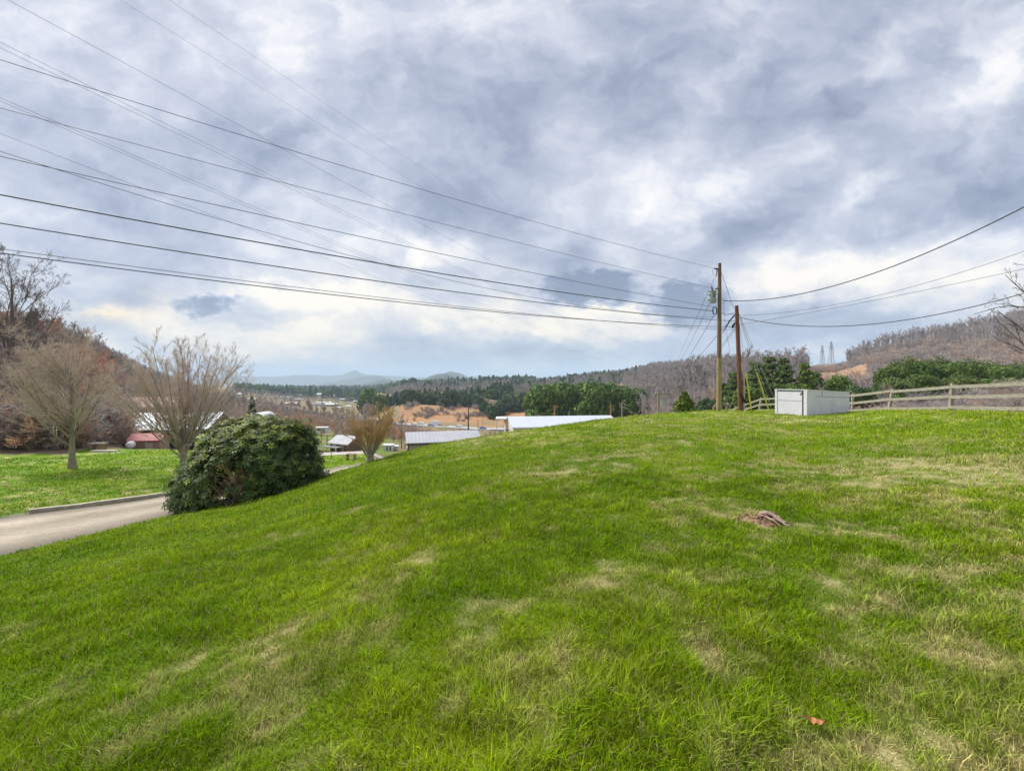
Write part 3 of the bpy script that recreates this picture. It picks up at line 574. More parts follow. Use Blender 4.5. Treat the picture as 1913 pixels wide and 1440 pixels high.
# ------------------------------------------------------------------ board fence
MF = mat('fence_wood', (.27,.24,.19), .95, .35, 4., c2=(.42,.385,.32), bump=.6, stretch=(1, 1, 6)); 
FP = [(2350,9.0),(2080,13.0),(1945,17.2),(1775,22),(1660,27),(1592,31),(1532,35),(1470,39),(1418,42.5),(1388,45.5),(1352,48.5)]
fpts = [np.array(at(px, Y_)) for px, Y_ in FP]
fn = thing('board_fence', tuple(fpts[3]), 'weathered three-rail board fence along the crest of the lawn', 'fence'); f0 = fpts[3]
lean = [.12,.1,.08,.10,.20,.05,.1,.1,.16,.05,.1]
for i, p in enumerate(fpts):
    b = MB(); hgt = 1.34; l_ = lean[i]
    dxy = norm((fpts[min(i+1, len(fpts)-1)]-fpts[max(i-1, 0)])*np.array((1, 1, 0))); nn = np.array((-dxy[1], dxy[0], 0))
    Rm = np.stack([dxy, nn, np.array((l_*.9, 0, 1))], 1)
    b.box(p-f0+np.array((l_*.6, 0, hgt/2-.1)), (.15, .13, hgt+.2), Rm); b.build('post', MF, fn)
for i in range(len(fpts)-1):
    p, q_ = fpts[i], fpts[i+1]; rs = np.random.default_rng(i)
    for zc in (1.17, .68, .16):
        dd = norm((q_-p)*np.array((1, 1, 0))); nn = np.array((-dd[1], dd[0], 0)); lx = lambda j: np.array((lean[j]*zc, 0, 0))
        a_ = p-f0+np.array((0, 0, zc+rs.uniform(-.03, .03)))+lx(i)+nn*.085; c_ = q_-f0+np.array((0, 0, zc+rs.uniform(-.03, .03)))+lx(i+1)+nn*.085
        b = MB(); hh = .075
        mid = (a_+c_)/2-np.array((0, 0, .015)); V_ = []
        for P_ in (a_, mid, c_):
            for (o1, o2) in ((-.02, -hh), (.02, -hh), (.02, hh), (-.02, hh)): V_.append(P_+nn*o1+np.array((0, 0, o2)))
        fs = []
        for s_ in (0, 4):
            for k_ in range(4): fs.append((s_+k_, s_+(k_+1) % 4, s_+4+(k_+1) % 4, s_+4+k_))
        fs += [(3, 2, 1, 0), (8, 9, 10, 11)]; b.add(V_, np.array(fs)); b.build('rail', MF, fn)

# ------------------------------------------------------------------ low white block shed
Cc = np.array((16.1, 24.8)); ex = norm(np.array((3.8, 2.0))); ey = norm(np.array((-.46, .88))); LW, WW = 4.25, 1.78
zg = EYE-1.90; sh = thing('pump_shed', (Cc[0], Cc[1], zg), 'low white painted block shed with a flat top, standing on the lawn by the fence', 'shed')
MWH = mat('white_block_paint', (.70,.67,.78), .8, .09, 1.3, bump=.25, bscale=25); MWD = mat('white_door_paint', (.74,.71,.81), .7, .06, 2., bump=.1); MDK = mat('dark_gap', (.06,.07,.08), .9, .1, 3.); MTRIM = mat('shed_trim', (.74,.74,.80), .7, .06, 2.)
def sl(u, v_, z): p_ = ex*u+ey*v_; return (p_[0], p_[1], z)
def prism(b, u0, u1, v0, v1, z00, zt0, zt1, mi=0):
    """box in shed axes: top height zt0 at u0 and zt1 at u1"""
    V_ = [sl(u0, v0, z00), sl(u1, v0, z00), sl(u1, v1, z00), sl(u0, v1, z00), sl(u0, v0, zt0), sl(u1, v0, zt1), sl(u1, v1, zt1), sl(u0, v1, zt0)]
    b.add(V_, np.array([(0,3,2,1),(4,5,6,7),(0,1,5,4),(1,2,6,5),(2,3,7,6),(3,0,4,7)]), mi)
HT0, HT1 = 1.40, 1.22
b = MB(); prism(b, .0, LW, 0, WW, -.4, HT0, HT1); b.build('wall', MWH, sh)
b = MB(); prism(b, -.05, LW+.03, -.03, WW+.05, HT0+.002, HT0+.045, HT0+.045-(HT0-HT1)*1.0)
b = MB(); sl_t = (HT0-HT1)/LW
V_ = [sl(-.05, -.03, HT0+.004), sl(LW+.03, -.03, HT1+.004), sl(LW+.03, WW+.04, HT1+.004), sl(-.05, WW+.04, HT0+.004)]; V_ += [(x_, y_, z_+.045) for x_, y_, z_ in V_]
b.add(V_, np.array([(0,3,2,1),(4,5,6,7),(0,1,5,4),(1,2,6,5),(2,3,7,6),(3,0,4,7)])); b.build('roof', MTRIM, sh)
dr = MB(); prism(dr, -.045, -.003, .26, WW-.16, .03, HT0-.09, HT0-.09); door = dr.build('door', MWD, sh)
b = MB(); prism(b, -.05, -.047, .26, WW-.16, .80, .815, .815); b.build('seam', MDK, door)
b = MB(); V_ = [sl(-.06, .17, 1.30), sl(-.06, .22, 1.33), sl(-.06, .38, 1.16), sl(-.06, .33, 1.13)]; V_ += [sl(-.05, .17, 1.30), sl(-.05, .22, 1.33), sl(-.05, .38, 1.16), sl(-.05, .33, 1.13)]
b.add(V_, np.array([(0,1,2,3),(7,6,5,4),(0,4,5,1),(1,5,6,2),(2,6,7,3),(3,7,4,0)])); b.build('brace', MDK, door)
b = MB(); prism(b, -.055, -.003, WW-.12, WW-.0, -.1, HT0-.01, HT0-.01); b.build('door_frame', MTRIM, sh)
b = MB(); prism(b, -.055, -.003, .0, .17, -.1, HT0-.01, HT0-.01); b.build('door_frame', MTRIM, sh)
b = MB(); prism(b, -.02, -.004, .18, .245, -.05, HT0-.04, HT0-.04); b.build('door_gap', MDK, sh); b = MB(); prism(b, -.03, -.004, .25, WW-.13, HT0-.085, HT0-.038, HT0-.038); b.build('door_gap', MDK, sh)
b = MB()
def groove(u0, z0, u1, z1, wd=.014):
    V_ = [sl(u0, -.003, z0-wd), sl(u1, -.003, z1-wd), sl(u1, -.003, z1+wd), sl(u0, -.003, z0+wd)]; V_ += [sl(u0, .01, z0-wd), sl(u1, .01, z1-wd), sl(u1, .01, z1+wd), sl(u0, .01, z0+wd)]
    b.add(V_, np.array([(0,1,2,3),(7,6,5,4),(0,4,5,1),(1,5,6,2),(2,6,7,3),(3,7,4,0)]))
groove(.8, 1.06, 2.4, 1.0); groove(2.4, 1.0, LW-.02, .93); b.build('wall_crack', mat('crack_grey', (.2,.21,.24), .9), sh)
b = MB(); b.box(sl(1.42, -.006, 1.18), (.02, .02, .34), np.stack([np.r_[ex, 0], np.r_[ey, 0], [0, 0, 1]], 1)); b.build('wall_joint', mat('crack_grey', (.2,.21,.24)), sh)

# ------------------------------------------------------------------ plants: generators
def grow(seed, P, R, levels, rmin=.006):
    r_ = np.random.default_rng(seed); out = [(P, R)]
    for lv in levels:
        m, n, _ = P.shape; c = lv['c']; Lp = np.linalg.norm(np.diff(P, axis=1), axis=2).sum(1)
        t_ = np.sort(r_.uniform(lv.get('t0', .25), lv.get('t1', 1.), (m, c)), 1); f = t_*(n-1); i0 = np.minimum(f.astype(int), n-2); fr = (f-i0)[..., None]
        mi = np.arange(m)[:, None]; A = P[mi, i0]; B = P[mi, i0+1]; pos = A*(1-fr)+B*fr; T_ = norm(B-A); rb = R[mi, i0]*(1-fr[..., 0])+R[mi, i0+1]*fr[..., 0]
        v_ = r_.normal(size=(m, c, 3)); v_ = norm(v_-(v_*T_).sum(-1, keepdims=True)*T_)
        a = np.radians(np.clip(r_.normal(lv['ang'], lv.get('dang', 9), (m, c)), 4, 100))[..., None]
        d = np.cos(a)*T_+np.sin(a)*v_; ln = Lp[:, None]*lv['lr']*(1-lv.get('k', .5)*t_)*r_.uniform(*lv.get('jit', (.65, 1.2)), (m, c))
        nn = lv['n']; st = (ln/(nn-1))[..., None]; Q = [pos]; p = pos
        for j in range(nn-1):
            d = norm(d+lv.get('wob', .15)*r_.normal(size=d.shape)+np.array((0, 0, lv.get('up', .1)))); p = p+d*st; Q.append(p)
        P = np.stack(Q, 2).reshape(m*c, nn, 3); r0 = np.maximum(np.minimum(rb*lv.get('rr', .65), rb).reshape(-1), rmin)
        R = np.maximum(r0[:, None]*np.linspace(1, lv.get('tip', .35), nn)[None], rmin*.6); out.append((P, R))
    return out
def woodmesh(groups, sides, name, m, parent, colfn=None):
    b = MB()
    for (P, R), k_ in zip(groups, sides):
        V_, Q = tubes(P, R, k_); b.add(V_, Q, 0, None if colfn is None else colfn(len(V_), P, k_), True)
    return b.build(name, m, parent)
def stem(h, r0, r1, n=8, wob=.05, seed=0, lean=(0, 0)):
    r_ = np.random.default_rng(seed); t = np.linspace(0, 1, n); P = np.stack([lean[0]*t+np.cumsum(r_.normal(0, wob, n))*.5*t, lean[1]*t+np.cumsum(r_.normal(0, wob, n))*.5*t, h*t], 1)
    R = r0+(r1-r0)*t; R[0] *= 1.45; return P[None], R[None]
def copy_thing(o, loc, rz=0., sc=1., label=None, group=None):
    c = o.copy(); S.collection.objects.link(c); c.location = loc; c.rotation_euler = (0, 0, rz); c.scale = (sc, sc, sc) if np.isscalar(sc) else sc
    if label: c['label'] = label
    if group: c['group'] = group
    for ch in list(o.children):
        d = ch.copy(); S.collection.objects.link(d); d.parent = c
    return c
MB1 = mat('bark_grey_brown', (.30,.25,.19), .95, .3, 5., bump=.5, objvar=.12); MTW = mat('twigs_tan', (.46,.355,.285), .95, .25, 2., objvar=.14)
MTWR = mat('twigs_red', (.56,.31,.22), .95, .3, 2., objvar=.18); MTWG = mat('twigs_grey', (.30,.28,.275), .95, .25, 1., objvar=.12); MDKT = mat('bark_dark', (.085,.065,.05), .95, .3, 5., bump=.6)
MTWO = mat('twigs_orange', (.54,.37,.17), .95, .25, 1., objvar=.12); MTWP = mat('twigs_mauve', (.39,.345,.33), .95, .25, 1., objvar=.12)
def bare_tree(name, loc, label, cat, spec, seed, mt, mtw, group=None, rz=0., sides=(9, 6, 5, 3, 3)):
    o = thing(name, loc, label, cat, group, rz)
    P, R = stem(spec['h'], spec['r'], spec['r']*spec.get('tp', .4), 9, spec.get('wob', .05), seed, spec.get('lean', (0, 0)))
    g = grow(seed, P, R, spec['lv'], spec.get('rmin', .006)); nt_ = spec.get('trunkn', 2)
    woodmesh(g[:nt_], sides[:nt_], 'trunk', mt, o); woodmesh(g[nt_:], sides[nt_:], 'crown', mtw, o); return o
MTWL = mat('twigs_pale_grey', (.58,.47,.40), .95, .22, 2.); MBIG = mat('bark_dark_grey', (.17,.135,.12), .95, .3, 3.)
# --- lawn tree with an oval crown
OV = dict(h=5.6, r=.17, tp=.2, lv=[dict(c=32, t0=.17, t1=.97, ang=46, dang=10, lr=.86, rr=.40, n=7, wob=.09, up=.08, k=.40),
    dict(c=12, t0=.15, t1=1, ang=34, lr=.46, rr=.55, n=6, wob=.13, up=.08), dict(c=7, t0=.15, t1=1, ang=36, lr=.5, rr=.6, n=4, wob=.18, up=.06), dict(c=5, t0=.1, t1=1, ang=38, lr=.6, rr=.7, n=3, wob=.2, up=.05)], rmin=.0065)
L1 = at(135, 26.3); bare_tree('bare_tree', L1, 'grey bare tree with a dark forked trunk standing on the far lawn', 'tree', OV, 41, MB1, MTWL, None, .4)
VS = dict(h=1.7, r=.19, tp=.8, lv=[dict(c=36, t0=.45, t1=1, ang=27, dang=13, lr=3.7, jit=(.80, 1.06), rr=.22, n=9, wob=.035, up=.03, k=.15),
    dict(c=14, t0=.15, t1=1, ang=27, dang=9, lr=.38, rr=.6, n=6, wob=.07, up=.05), dict(c=8, t0=.2, t1=1, ang=26, lr=.48, rr=.65, n=4, wob=.10, up=.06), dict(c=4, t0=.1, t1=1, ang=30, lr=.65, rr=.7, n=3, wob=.14, up=.04)], rmin=.0058)
L2 = at(343, 24.6); bare_tree('bare_tree', L2, 'wide vase-shaped bare tree rising behind the rounded evergreen bush', 'tree', VS, 52, MB1, MTWL, None, 1.9)
# --- multi-stemmed shrub on the edge of the slope
VB = dict(h=.22, r=.16, tp=.9, lv=[dict(c=34, t0=.1, t1=1, ang=19, dang=8, lr=7.6, rr=.15, n=7, wob=.05, up=.03, k=.2, tip=.5),
    dict(c=8, t0=.3, t1=1, ang=24, lr=.42, rr=.7, n=5, wob=.1, up=.08), dict(c=7, t0=.2, t1=1, ang=26, lr=.55, rr=.7, n=4, wob=.12, up=.08), dict(c=5, t0=.1, t1=1, ang=28, lr=.6, rr=.7, n=3, wob=.15, up=.08)], rmin=.0055)
bare_tree('bare_shrub', at(692, 18.3), 'many-stemmed bare shrub with a rounded orange-tinted top on the edge of the slope', 'shrub', VB, 9, MB1, MTWO, None, 0., (7, 5, 4, 3, 3))
# --- tall dark tree on the left hillside
BG = dict(h=12.0, r=.30, tp=.2, wob=.08, lv=[dict(c=20, t0=.28, t1=.98, ang=50, dang=12, lr=.68, rr=.33, n=8, wob=.09, up=.09, k=.40),
    dict(c=11, t0=.2, t1=1, ang=38, lr=.46, rr=.5, n=6, wob=.15, up=.06), dict(c=7, t0=.2, t1=1, ang=40, lr=.48, rr=.6, n=4, wob=.25, up=.05), dict(c=4, t0=.1, t1=1, ang=40, lr=.55, rr=.7, n=3, wob=.25, up=.05)], rmin=.013)
bare_tree('bare_tree', at(22, 46, -1.0), 'tall dark spreading bare tree on the hillside at the left edge', 'tree', BG, 65, MBIG, MBIG)
# --- limbs of a tree standing outside the picture at the right
RT = dict(h=6.8, r=.20, tp=.25, wob=.2, lv=[dict(c=10, t0=.22, t1=.95, ang=62, dang=14, lr=.78, rr=.42, n=8, wob=.10, up=.03, k=.35),
    dict(c=6, t0=.25, t1=1, ang=36, lr=.42, rr=.55, n=5, wob=.16, up=.08), dict(c=5, t0=.2, t1=1, ang=38, lr=.45, rr=.6, n=4, wob=.2, up=.08), dict(c=3, t0=.2, t1=1, ang=38, lr=.5, rr=.7, n=3, wob=.2, up=.05)], rmin=.007)
bare_tree('bare_tree', at(1985, 22, -.2), 'bare dark limbs reaching in from the right edge over the fence', 'tree', RT, 77, MDKT, MDKT, None, 2.2)

# --- trees massed on the left hillside: four kinds, then copies
HG = 'bare trees massed on the left hillside'
def hill_spec(h): return dict(h=h, r=.13, tp=.3, wob=.1, lv=[dict(c=13, t0=.12, t1=.98, ang=36, dang=10, lr=.62, rr=.55, n=6, wob=.14, up=.1, k=.4),
    dict(c=8, t0=.15, t1=1, ang=38, lr=.52, rr=.55, n=5, wob=.18, up=.06), dict(c=8, t0=.1, t1=1, ang=40, lr=.55, rr=.6, n=3, wob=.2, up=.04), dict(c=4, t0=.1, t1=1, ang=40, lr=.65, rr=.7, n=2, wob=.2, up=.03)], rmin=.013)
kinds = [('reddish budding bare tree massed with others on the left hillside', MTWR), ('tan twiggy bare tree massed with others on the left hillside', MTW), ('grey bare tree massed with others on the left hillside', MTWG)]
hp = []
for i in range(6):
    lb, mm_ = kinds[(0, 1, 0, 1, 2, 1)[i]]; hp.append(bare_tree('bare_tree', (0, 0, 0), lb, 'tree', hill_spec(5.2+.3*i), 100+i, MB1, mm_, HG, 0, (6, 4, 3, 3, 3)))
rs = np.random.default_rng(4); used = set(); cnt = 0
spots = [(-60,47),(-20,40),(40,38.5),(70,44),(110,47),(-50,36),(150,52),(185,62),(165,47),(30,55),(90,60)]
for px in range(-140, 470, 21):
    for Y_ in (41, 50, 60, 72, 87, 106):
        lim = np.interp(px, [-140, 100, 190, 215, 300, 430, 470], [0, 0, 54, 78, 88, 95, 130])
        if Y_ < lim or rs.uniform() < .12: continue
        spots.append((px+rs.uniform(-14, 14), Y_*rs.uniform(.93, 1.07)))
for px, Y_ in spots:
    bi = (1, 3, 0, 2)[rs.integers(4)] if (px > 120 and rs.uniform() < .7) else rs.integers(6); o = hp[bi]; loc = at(px, Y_, -.4); sc = rs.uniform(.75, 1.12)*(1.0 if Y_ < 70 else .85)
    if Y_ < 50: sc *= .8
    if 240 < px: sc *= .8
    if bi not in used: used.add(bi); o.location = loc; o.scale = (sc,)*3; o.rotation_euler.z = rs.uniform(0, 6)
    else: copy_thing(o, loc, rs.uniform(0, 6.28), sc)

# --- scattering for masses nobody could count
def protocoll(name, objs):
    c = bpy.data.collections.new(name)
    for o in objs:
        for k_ in list(o.users_collection): k_.objects.unlink(o)
        c.objects.link(o)
    return c
def scatter(name, pts, sc, coll, n, kindlabel, seed=0):
    me = bpy.data.meshes.new(name); pts = np.asarray(pts, np.float32); me.vertices.add(len(pts)); me.vertices.foreach_set('co', pts.ravel())
    r_ = np.random.default_rng(seed)
    a = me.attributes.new('sc', 'FLOAT', 'POINT'); a.data.foreach_set('value', np.asarray(sc, np.float32))
    a = me.attributes.new('rz', 'FLOAT', 'POINT'); a.data.foreach_set('value', r_.uniform(0, 6.28, len(pts)).astype(np.float32))
    a = me.attributes.new('ix', 'INT', 'POINT'); a.data.foreach_set('value', r_.integers(0, n, len(pts)).astype(np.int32))
    o = obj_(name, me); tag(o, kindlabel, kind='stuff')
    ng = bpy.data.node_groups.new(name, 'GeometryNodeTree'); ng.interface.new_socket('Geometry', in_out='INPUT', socket_type='NodeSocketGeometry'); ng.interface.new_socket('Geometry', in_out='OUTPUT', socket_type='NodeSocketGeometry')
    gi = ng.nodes.new('NodeGroupInput'); go = ng.nodes.new('NodeGroupOutput'); ip = ng.nodes.new('GeometryNodeInstanceOnPoints'); ci = ng.nodes.new('GeometryNodeCollectionInfo')
    ci.inputs['Collection'].default_value = coll; ci.inputs['Separate Children'].default_value = True; ci.inputs['Reset Children'].default_value = True
    def na(nm, ty):
        q = ng.nodes.new('GeometryNodeInputNamedAttribute'); q.data_type = ty; q.inputs['Name'].default_value = nm; return q.outputs['Attribute']
    cx = ng.nodes.new('ShaderNodeCombineXYZ'); ng.links.new(na('rz', 'FLOAT'), cx.inputs[2])
    ng.links.new(gi.outputs[0], ip.inputs['Points']); ng.links.new(ci.outputs[0], ip.inputs['Instance']); ip.inputs['Pick Instance'].default_value = True
    ng.links.new(na('ix', 'INT'), ip.inputs['Instance Index']); ng.links.new(cx.outputs[0], ip.inputs['Rotation']); ng.links.new(na('sc', 'FLOAT'), ip.inputs['Scale'])
    ng.links.new(ip.outputs[0], go.inputs[0]); md = o.modifiers.new('scatter', 'NODES'); md.node_group = ng
    return o
def pts_in(p0, p1, y0, y1, n, seed, keep=None, dz=-.3, pw=2.0):
    r_ = np.random.default_rng(seed); Y_ = (y0**pw+r_.uniform(0, 1, n)*(y1**pw-y0**pw))**(1/pw); px = r_.uniform(p0, p1, n); x = (px-CX)/F*Y_
    k_ = np.ones(n, bool) if keep is None else keep(px, Y_, x)
    x = x[k_]; Y_ = Y_[k_]; return np.stack([x, Y_, H(x, Y_)+dz], 1)
def far_shrub(seed, h, m, tw):
    P, R = stem(.15, .05, .05, 4, .0, seed); g = grow(seed, P, R, [dict(c=16, t0=.0, t1=1, ang=42, dang=16, lr=h/.15, rr=.6, n=5, wob=.12, up=.04, k=.3), dict(c=8, t0=.2, t1=1, ang=36, lr=.5, rr=.7, n=4, wob=.2, up=.04), dict(c=6, t0=.1, t1=1, ang=40, lr=.55, rr=.7, n=2, wob=.2, up=.03)], tw)
    return woodmesh(g, (4, 3, 3, 3), 'shrub_far', m, None)
def far_bare(seed, h, m, tw=.05, fine=(8, 6, 4)):
    P, R = stem(h, .16, .05, 5, .1, seed); g = grow(seed, P, R, [dict(c=fine[0], t0=.35, t1=1, ang=30, dang=9, lr=.42, rr=.5, n=4, wob=.12, up=.12), dict(c=fine[1], t0=.2, t1=1, ang=34, lr=.5, rr=.6, n=3, wob=.15, up=.08), dict(c=fine[2], t0=.1, t1=1, ang=38, lr=.6, rr=.6, n=2, wob=.2, up=.05)], tw)
    return woodmesh(g, (4, 3, 3, 3), 'bare_tree_far', m, None)
def clumps(C, Nrm, s, r_, k=3, elong=1.6):
    """k small leafy quads round each centre C, roughly facing Nrm"""
    n = len(C); C = np.repeat(C, k, 0); Nn = norm(np.repeat(Nrm, k, 0)+r_.normal(0, .75, (n*k, 3))); a = norm(np.cross(Nn, r_.normal(size=(n*k, 3)))); b_ = np.cross(Nn, a)
    s = np.repeat(s, k)[:, None]*r_.uniform(.6, 1.3, (n*k, 1)); C = C+r_.normal(0, .6, (n*k, 3))*s
    V_ = np.stack([C-a*s*elong, C-b_*s*.62+a*s*.15, C+a*s*elong, C+b_*s*.62], 1).reshape(-1, 3); return V_, np.arange(n*k*4).reshape(-1, 4)
def lobes(r_, w_, h, n, z0=.15):
    a = r_.uniform(0, 6.28, n); t_ = r_.uniform(z0, .85, n); rad_ = w_/2*np.sqrt(np.clip(1-(2*t_-.85)**2, .15, 1))*r_.uniform(.35, .75, n)
    return np.stack([rad_*np.cos(a), rad_*np.sin(a), t_*h], 1), r_.uniform(.22, .36, n)*w_
def leafy(seed, w_, h, n, s, m, name='crown', parent=None, top=False):
    """dense broad evergreen crown: leaf clumps over overlapping lobes, gaps between"""
    r_ = np.random.default_rng(seed); c, rr_ = lobes(r_, w_, h, 16); i = r_.integers(0, 16, n); d = norm(r_.normal(size=(n, 3))+np.array((0, 0, .25)))
    P = c[i]+d*(rr_[i]*r_.uniform(.72, 1.05, n))[:, None]*np.array((1, 1, .85)); P[:, 2] = np.maximum(P[:, 2], .1)
    V_, Q = clumps(P, d, np.full(n, s), r_); tint = np.repeat(r_.uniform(.55, 1.5, n*3), 4)[:, None]*np.array((1., 1., 1.)); yel = np.repeat(r_.uniform(0, 1, n*3) < .25, 4)[:, None]
    b = MB(); b.add(V_, Q, 0, np.where(yel, tint*np.array((1.5, 1.2, 1.)), tint)); return b.build(name, m, parent)
def conifer(seed, w_, h, n, s, m, name='crown', parent=None, tiers=16, open_=.0, pw=.85):
    """tiers of drooping boughs on a leader"""
    r_ = np.random.default_rng(seed); t_ = (np.floor(r_.uniform(0, 1, n)**.8*tiers)+r_.normal(0, .16, n))/tiers; t_ = np.clip(t_, 0, 1)
    bi = np.floor(t_*tiers)*7+r_.integers(0, 7, n); a = (bi*2.399)+r_.normal(0, .20, n); ln = .5+.5*np.modf(np.abs(np.sin(bi*91.7)*431.3))[0]
    rmax = w_/2*(1-t_)**pw*(.40+.60*ln)*(1 if not open_ else (.5+.5*ln)); f = r_.uniform(.12, 1, n)**.6; rad_ = rmax*f
    z = h*(.06+.94*t_)-rad_*.22+open_*rad_*.5*f; P = np.stack([rad_*np.cos(a), rad_*np.sin(a), np.maximum(z, .1)], 1)
    d = np.stack([np.cos(a), np.sin(a), np.full(n, .6)], 1); V_, Q = clumps(P, d, s*(.6+.5*(1-t_)), r_, 3, 1.9)
    tint = np.repeat(r_.uniform(.55, 1.5, n*3), 4)[:, None]*np.ones((1, 3)); b = MB(); b.add(V_, Q, 0, tint)
    return b.build(name, m, parent)
MEV = mat('evergreen_leaf', (.110,.185,.045), .8, .4, .8, attr=True, objvar=.22, trans=.15); MEVD = mat('evergreen_dark', (.060,.112,.044), .8, .4, .8, attr=True, objvar=.15, trans=.1)
MEVY = mat('evergreen_yellow', (.13,.18,.028), .8, .35, .8, attr=True, objvar=.15, trans=.15); MPINE = mat('pine_needles', (.12,.175,.055), .8, .35, .8, attr=True, objvar=.2, trans=.12)
def evergreen(name, loc, label, cat, w_, h, n, s, m, seed, shape='conifer', group=None, **kw):
    o = thing(name, loc, label, cat, group); P, R = stem(h*.93, .035*h**.9*.6, .02, 6, .03, seed); woodmesh([(P, R)], (7,), 'trunk', MDKT, o)
    (conifer if shape == 'conifer' else leafy)(seed, w_, h, n, s, m, 'crown', o, **kw); return o

# far proto sets
fb = [far_bare(200+i, 8.5+.6*i, (MTWG, MTWP, MTWG, MTWP)[i], .05) for i in range(4)]
CB = protocoll('far_bare_kinds', fb)
fs_ = [far_shrub(220+i, 1.3+.25*i, (MTW, MTWP, MTWR, MTWP, MTW)[i], .017) for i in range(5)]; CS = protocoll('far_shrub_kinds', fs_)
fs2 = [far_shrub(260+i, 1.3+.25*i, (MTW, MTWP, MTWG, MTWP, MTW)[i], .017) for i in range(5)]; CS2 = protocoll('far_shrub_grey_kinds', fs2)
fe = [leafy(230+i, 6.5, 9, 260, .75, (MEV, MEVD)[i % 2], 'evergreen_far') for i in range(2)]+[conifer(240+i, 6, 12, 260, .8, MEVD, 'pine_far', open_=.4) for i in range(2)]; CE = protocoll('far_evergreen_kinds', fe)
# right-hand ridge, wooded to the skyline
def k1(px, Y_, x):
    return ~((px > 1590) & (Y_ < np.interp(px, [1590, 1660, 1800, 1913, 2400], [330, 340, 300, 250, 250]))) & ~(np.abs(px-1547) < 36) & ~((px > 1500) & (px < 1650) & (Y_ < 230))
P_ = pts_in(1190, 2150, 95, 620, 6500, 31, k1); scatter('ridge_woods', P_, np.random.default_rng(1).uniform(.7, 1.35, len(P_)), CB, 4, 'bare grey woods covering the ridge behind the fence')
P_ = pts_in(1190, 2150, 70, 420, 5200, 32, lambda px, Y_, x: ~((px > 1500) & (px < 1625) & (Y_ > 160) & (Y_ < 265))); scatter('hillside_brush', P_, np.random.default_rng(2).uniform(.9, 2.2, len(P_)), CS2, 5, 'grey-brown brush on the open slope below the ridge')
# centre hills
P_ = pts_in(1165, 1290, 210, 620, 700, 47); scatter('saddle_woods', P_, np.random.default_rng(31).uniform(.8, 1.3, len(P_)), CB, 4, 'bare woods where the low hills meet the right-hand ridge')
P_ = pts_in(690, 1250, 440, 1150, 5200, 33, lambda px, Y_, x: (H(x, Y_) > -24) & ~((px > 880) & (px < 960) & (Y_ < 640))); scatter('centre_woods', P_, np.random.default_rng(3).uniform(.8, 1.3, len(P_)), CB, 4, 'bare woods on the low hills across the valley')
P_ = pts_in(770, 1250, 520, 1150, 950, 34, lambda px, Y_, x: (H(x, Y_) > -14)); scatter('centre_pine_woods', P_, np.random.default_rng(4).uniform(.7, 1.25, len(P_)), CE, 4, 'dark evergreens along the top of the low hills across the valley')
P_ = pts_in(700, 960, 385, 520, 420, 35, lambda px, Y_, x: fbm(x/30, Y_/30, 2, 4) > .42); scatter('bank_evergreens', P_, np.random.default_rng(5).uniform(.6, 1.1, len(P_)), CE, 4, 'dark evergreens along the top of the orange clay bank')
P_ = pts_in(745, 1025, 322, 440, 1500, 48, lambda px, Y_, x: (fbm(x/14, Y_/14, 3, 91) > .5) | (px > 985)); scatter('bank_brush', P_, np.random.default_rng(32).uniform(.7, 1.9, len(P_)), CS2, 5, 'mauve and tan brush growing over the orange clay bank')
# valley floor
def k2(px, Y_, x): return (Y_ < np.interp(px, [430, 560, 620, 700, 760, 1000], [520, 400, 330, 280, 190, 190])) & (fbm(x/25, Y_/25, 3, 14) > .38)
P_ = pts_in(400, 1000, 92, 520, 2600, 36, k2); scatter('valley_brush', P_, np.random.default_rng(6).uniform(.8, 2.0, len(P_)), CS, 5, 'brown brush covering the near valley floor')
P_ = pts_in(425, 700, 130, 900, 1500, 37, lambda px, Y_, x: (fbm(x/50, Y_/50, 3, 19) > .47) & ((px < 560) | (Y_ < 300) | (Y_ > 620))); scatter('valley_woods', P_, np.random.default_rng(7).uniform(.5, 1.0, len(P_)), CB, 4, 'mauve bare woods in the valley beyond the bush')
P_ = pts_in(440, 1000, 900, 2400, 5000, 38, lambda px, Y_, x: fbm(x/220, Y_/220, 3, 24) > .46); scatter('distant_woods', P_, np.random.default_rng(8).uniform(1.0, 2.0, len(P_)), CE, 4, 'blue-green woods far across the valley')
# left hillside, behind the trees one can tell apart
P_ = pts_in(-160, 450, 100, 260, 2200, 39, lambda px, Y_, x: px < np.interp(Y_, [100, 260], [430, 440])); scatter('left_woods', P_, np.random.default_rng(9).uniform(.45, .8, len(P_)), CB, 4, 'bare woods over the top of the left hillside')
def k3(px, Y_, x): return (Y_ > np.interp(px, [-160, 0, 120, 170, 215, 240, 340, 440], [36, 36, 37, 41, 56, 76, 80, 84]))
P_ = np.concatenate([pts_in(-160, 440, 36, 130, 4200, 40, k3, -.3, 1.6), pts_in(-160, 212, 33, 54, 1500, 49, lambda px, Y_, x: Y_ > np.interp(px, [-160, 0, 120, 165, 200, 245], [29, 33.2, 34.4, 38, 43, 47]), -.2)]); scatter('undergrowth', P_, np.random.default_rng(10).uniform(.8, 1.9, len(P_)), CS, 5, 'reddish brown undergrowth covering the left hillside')

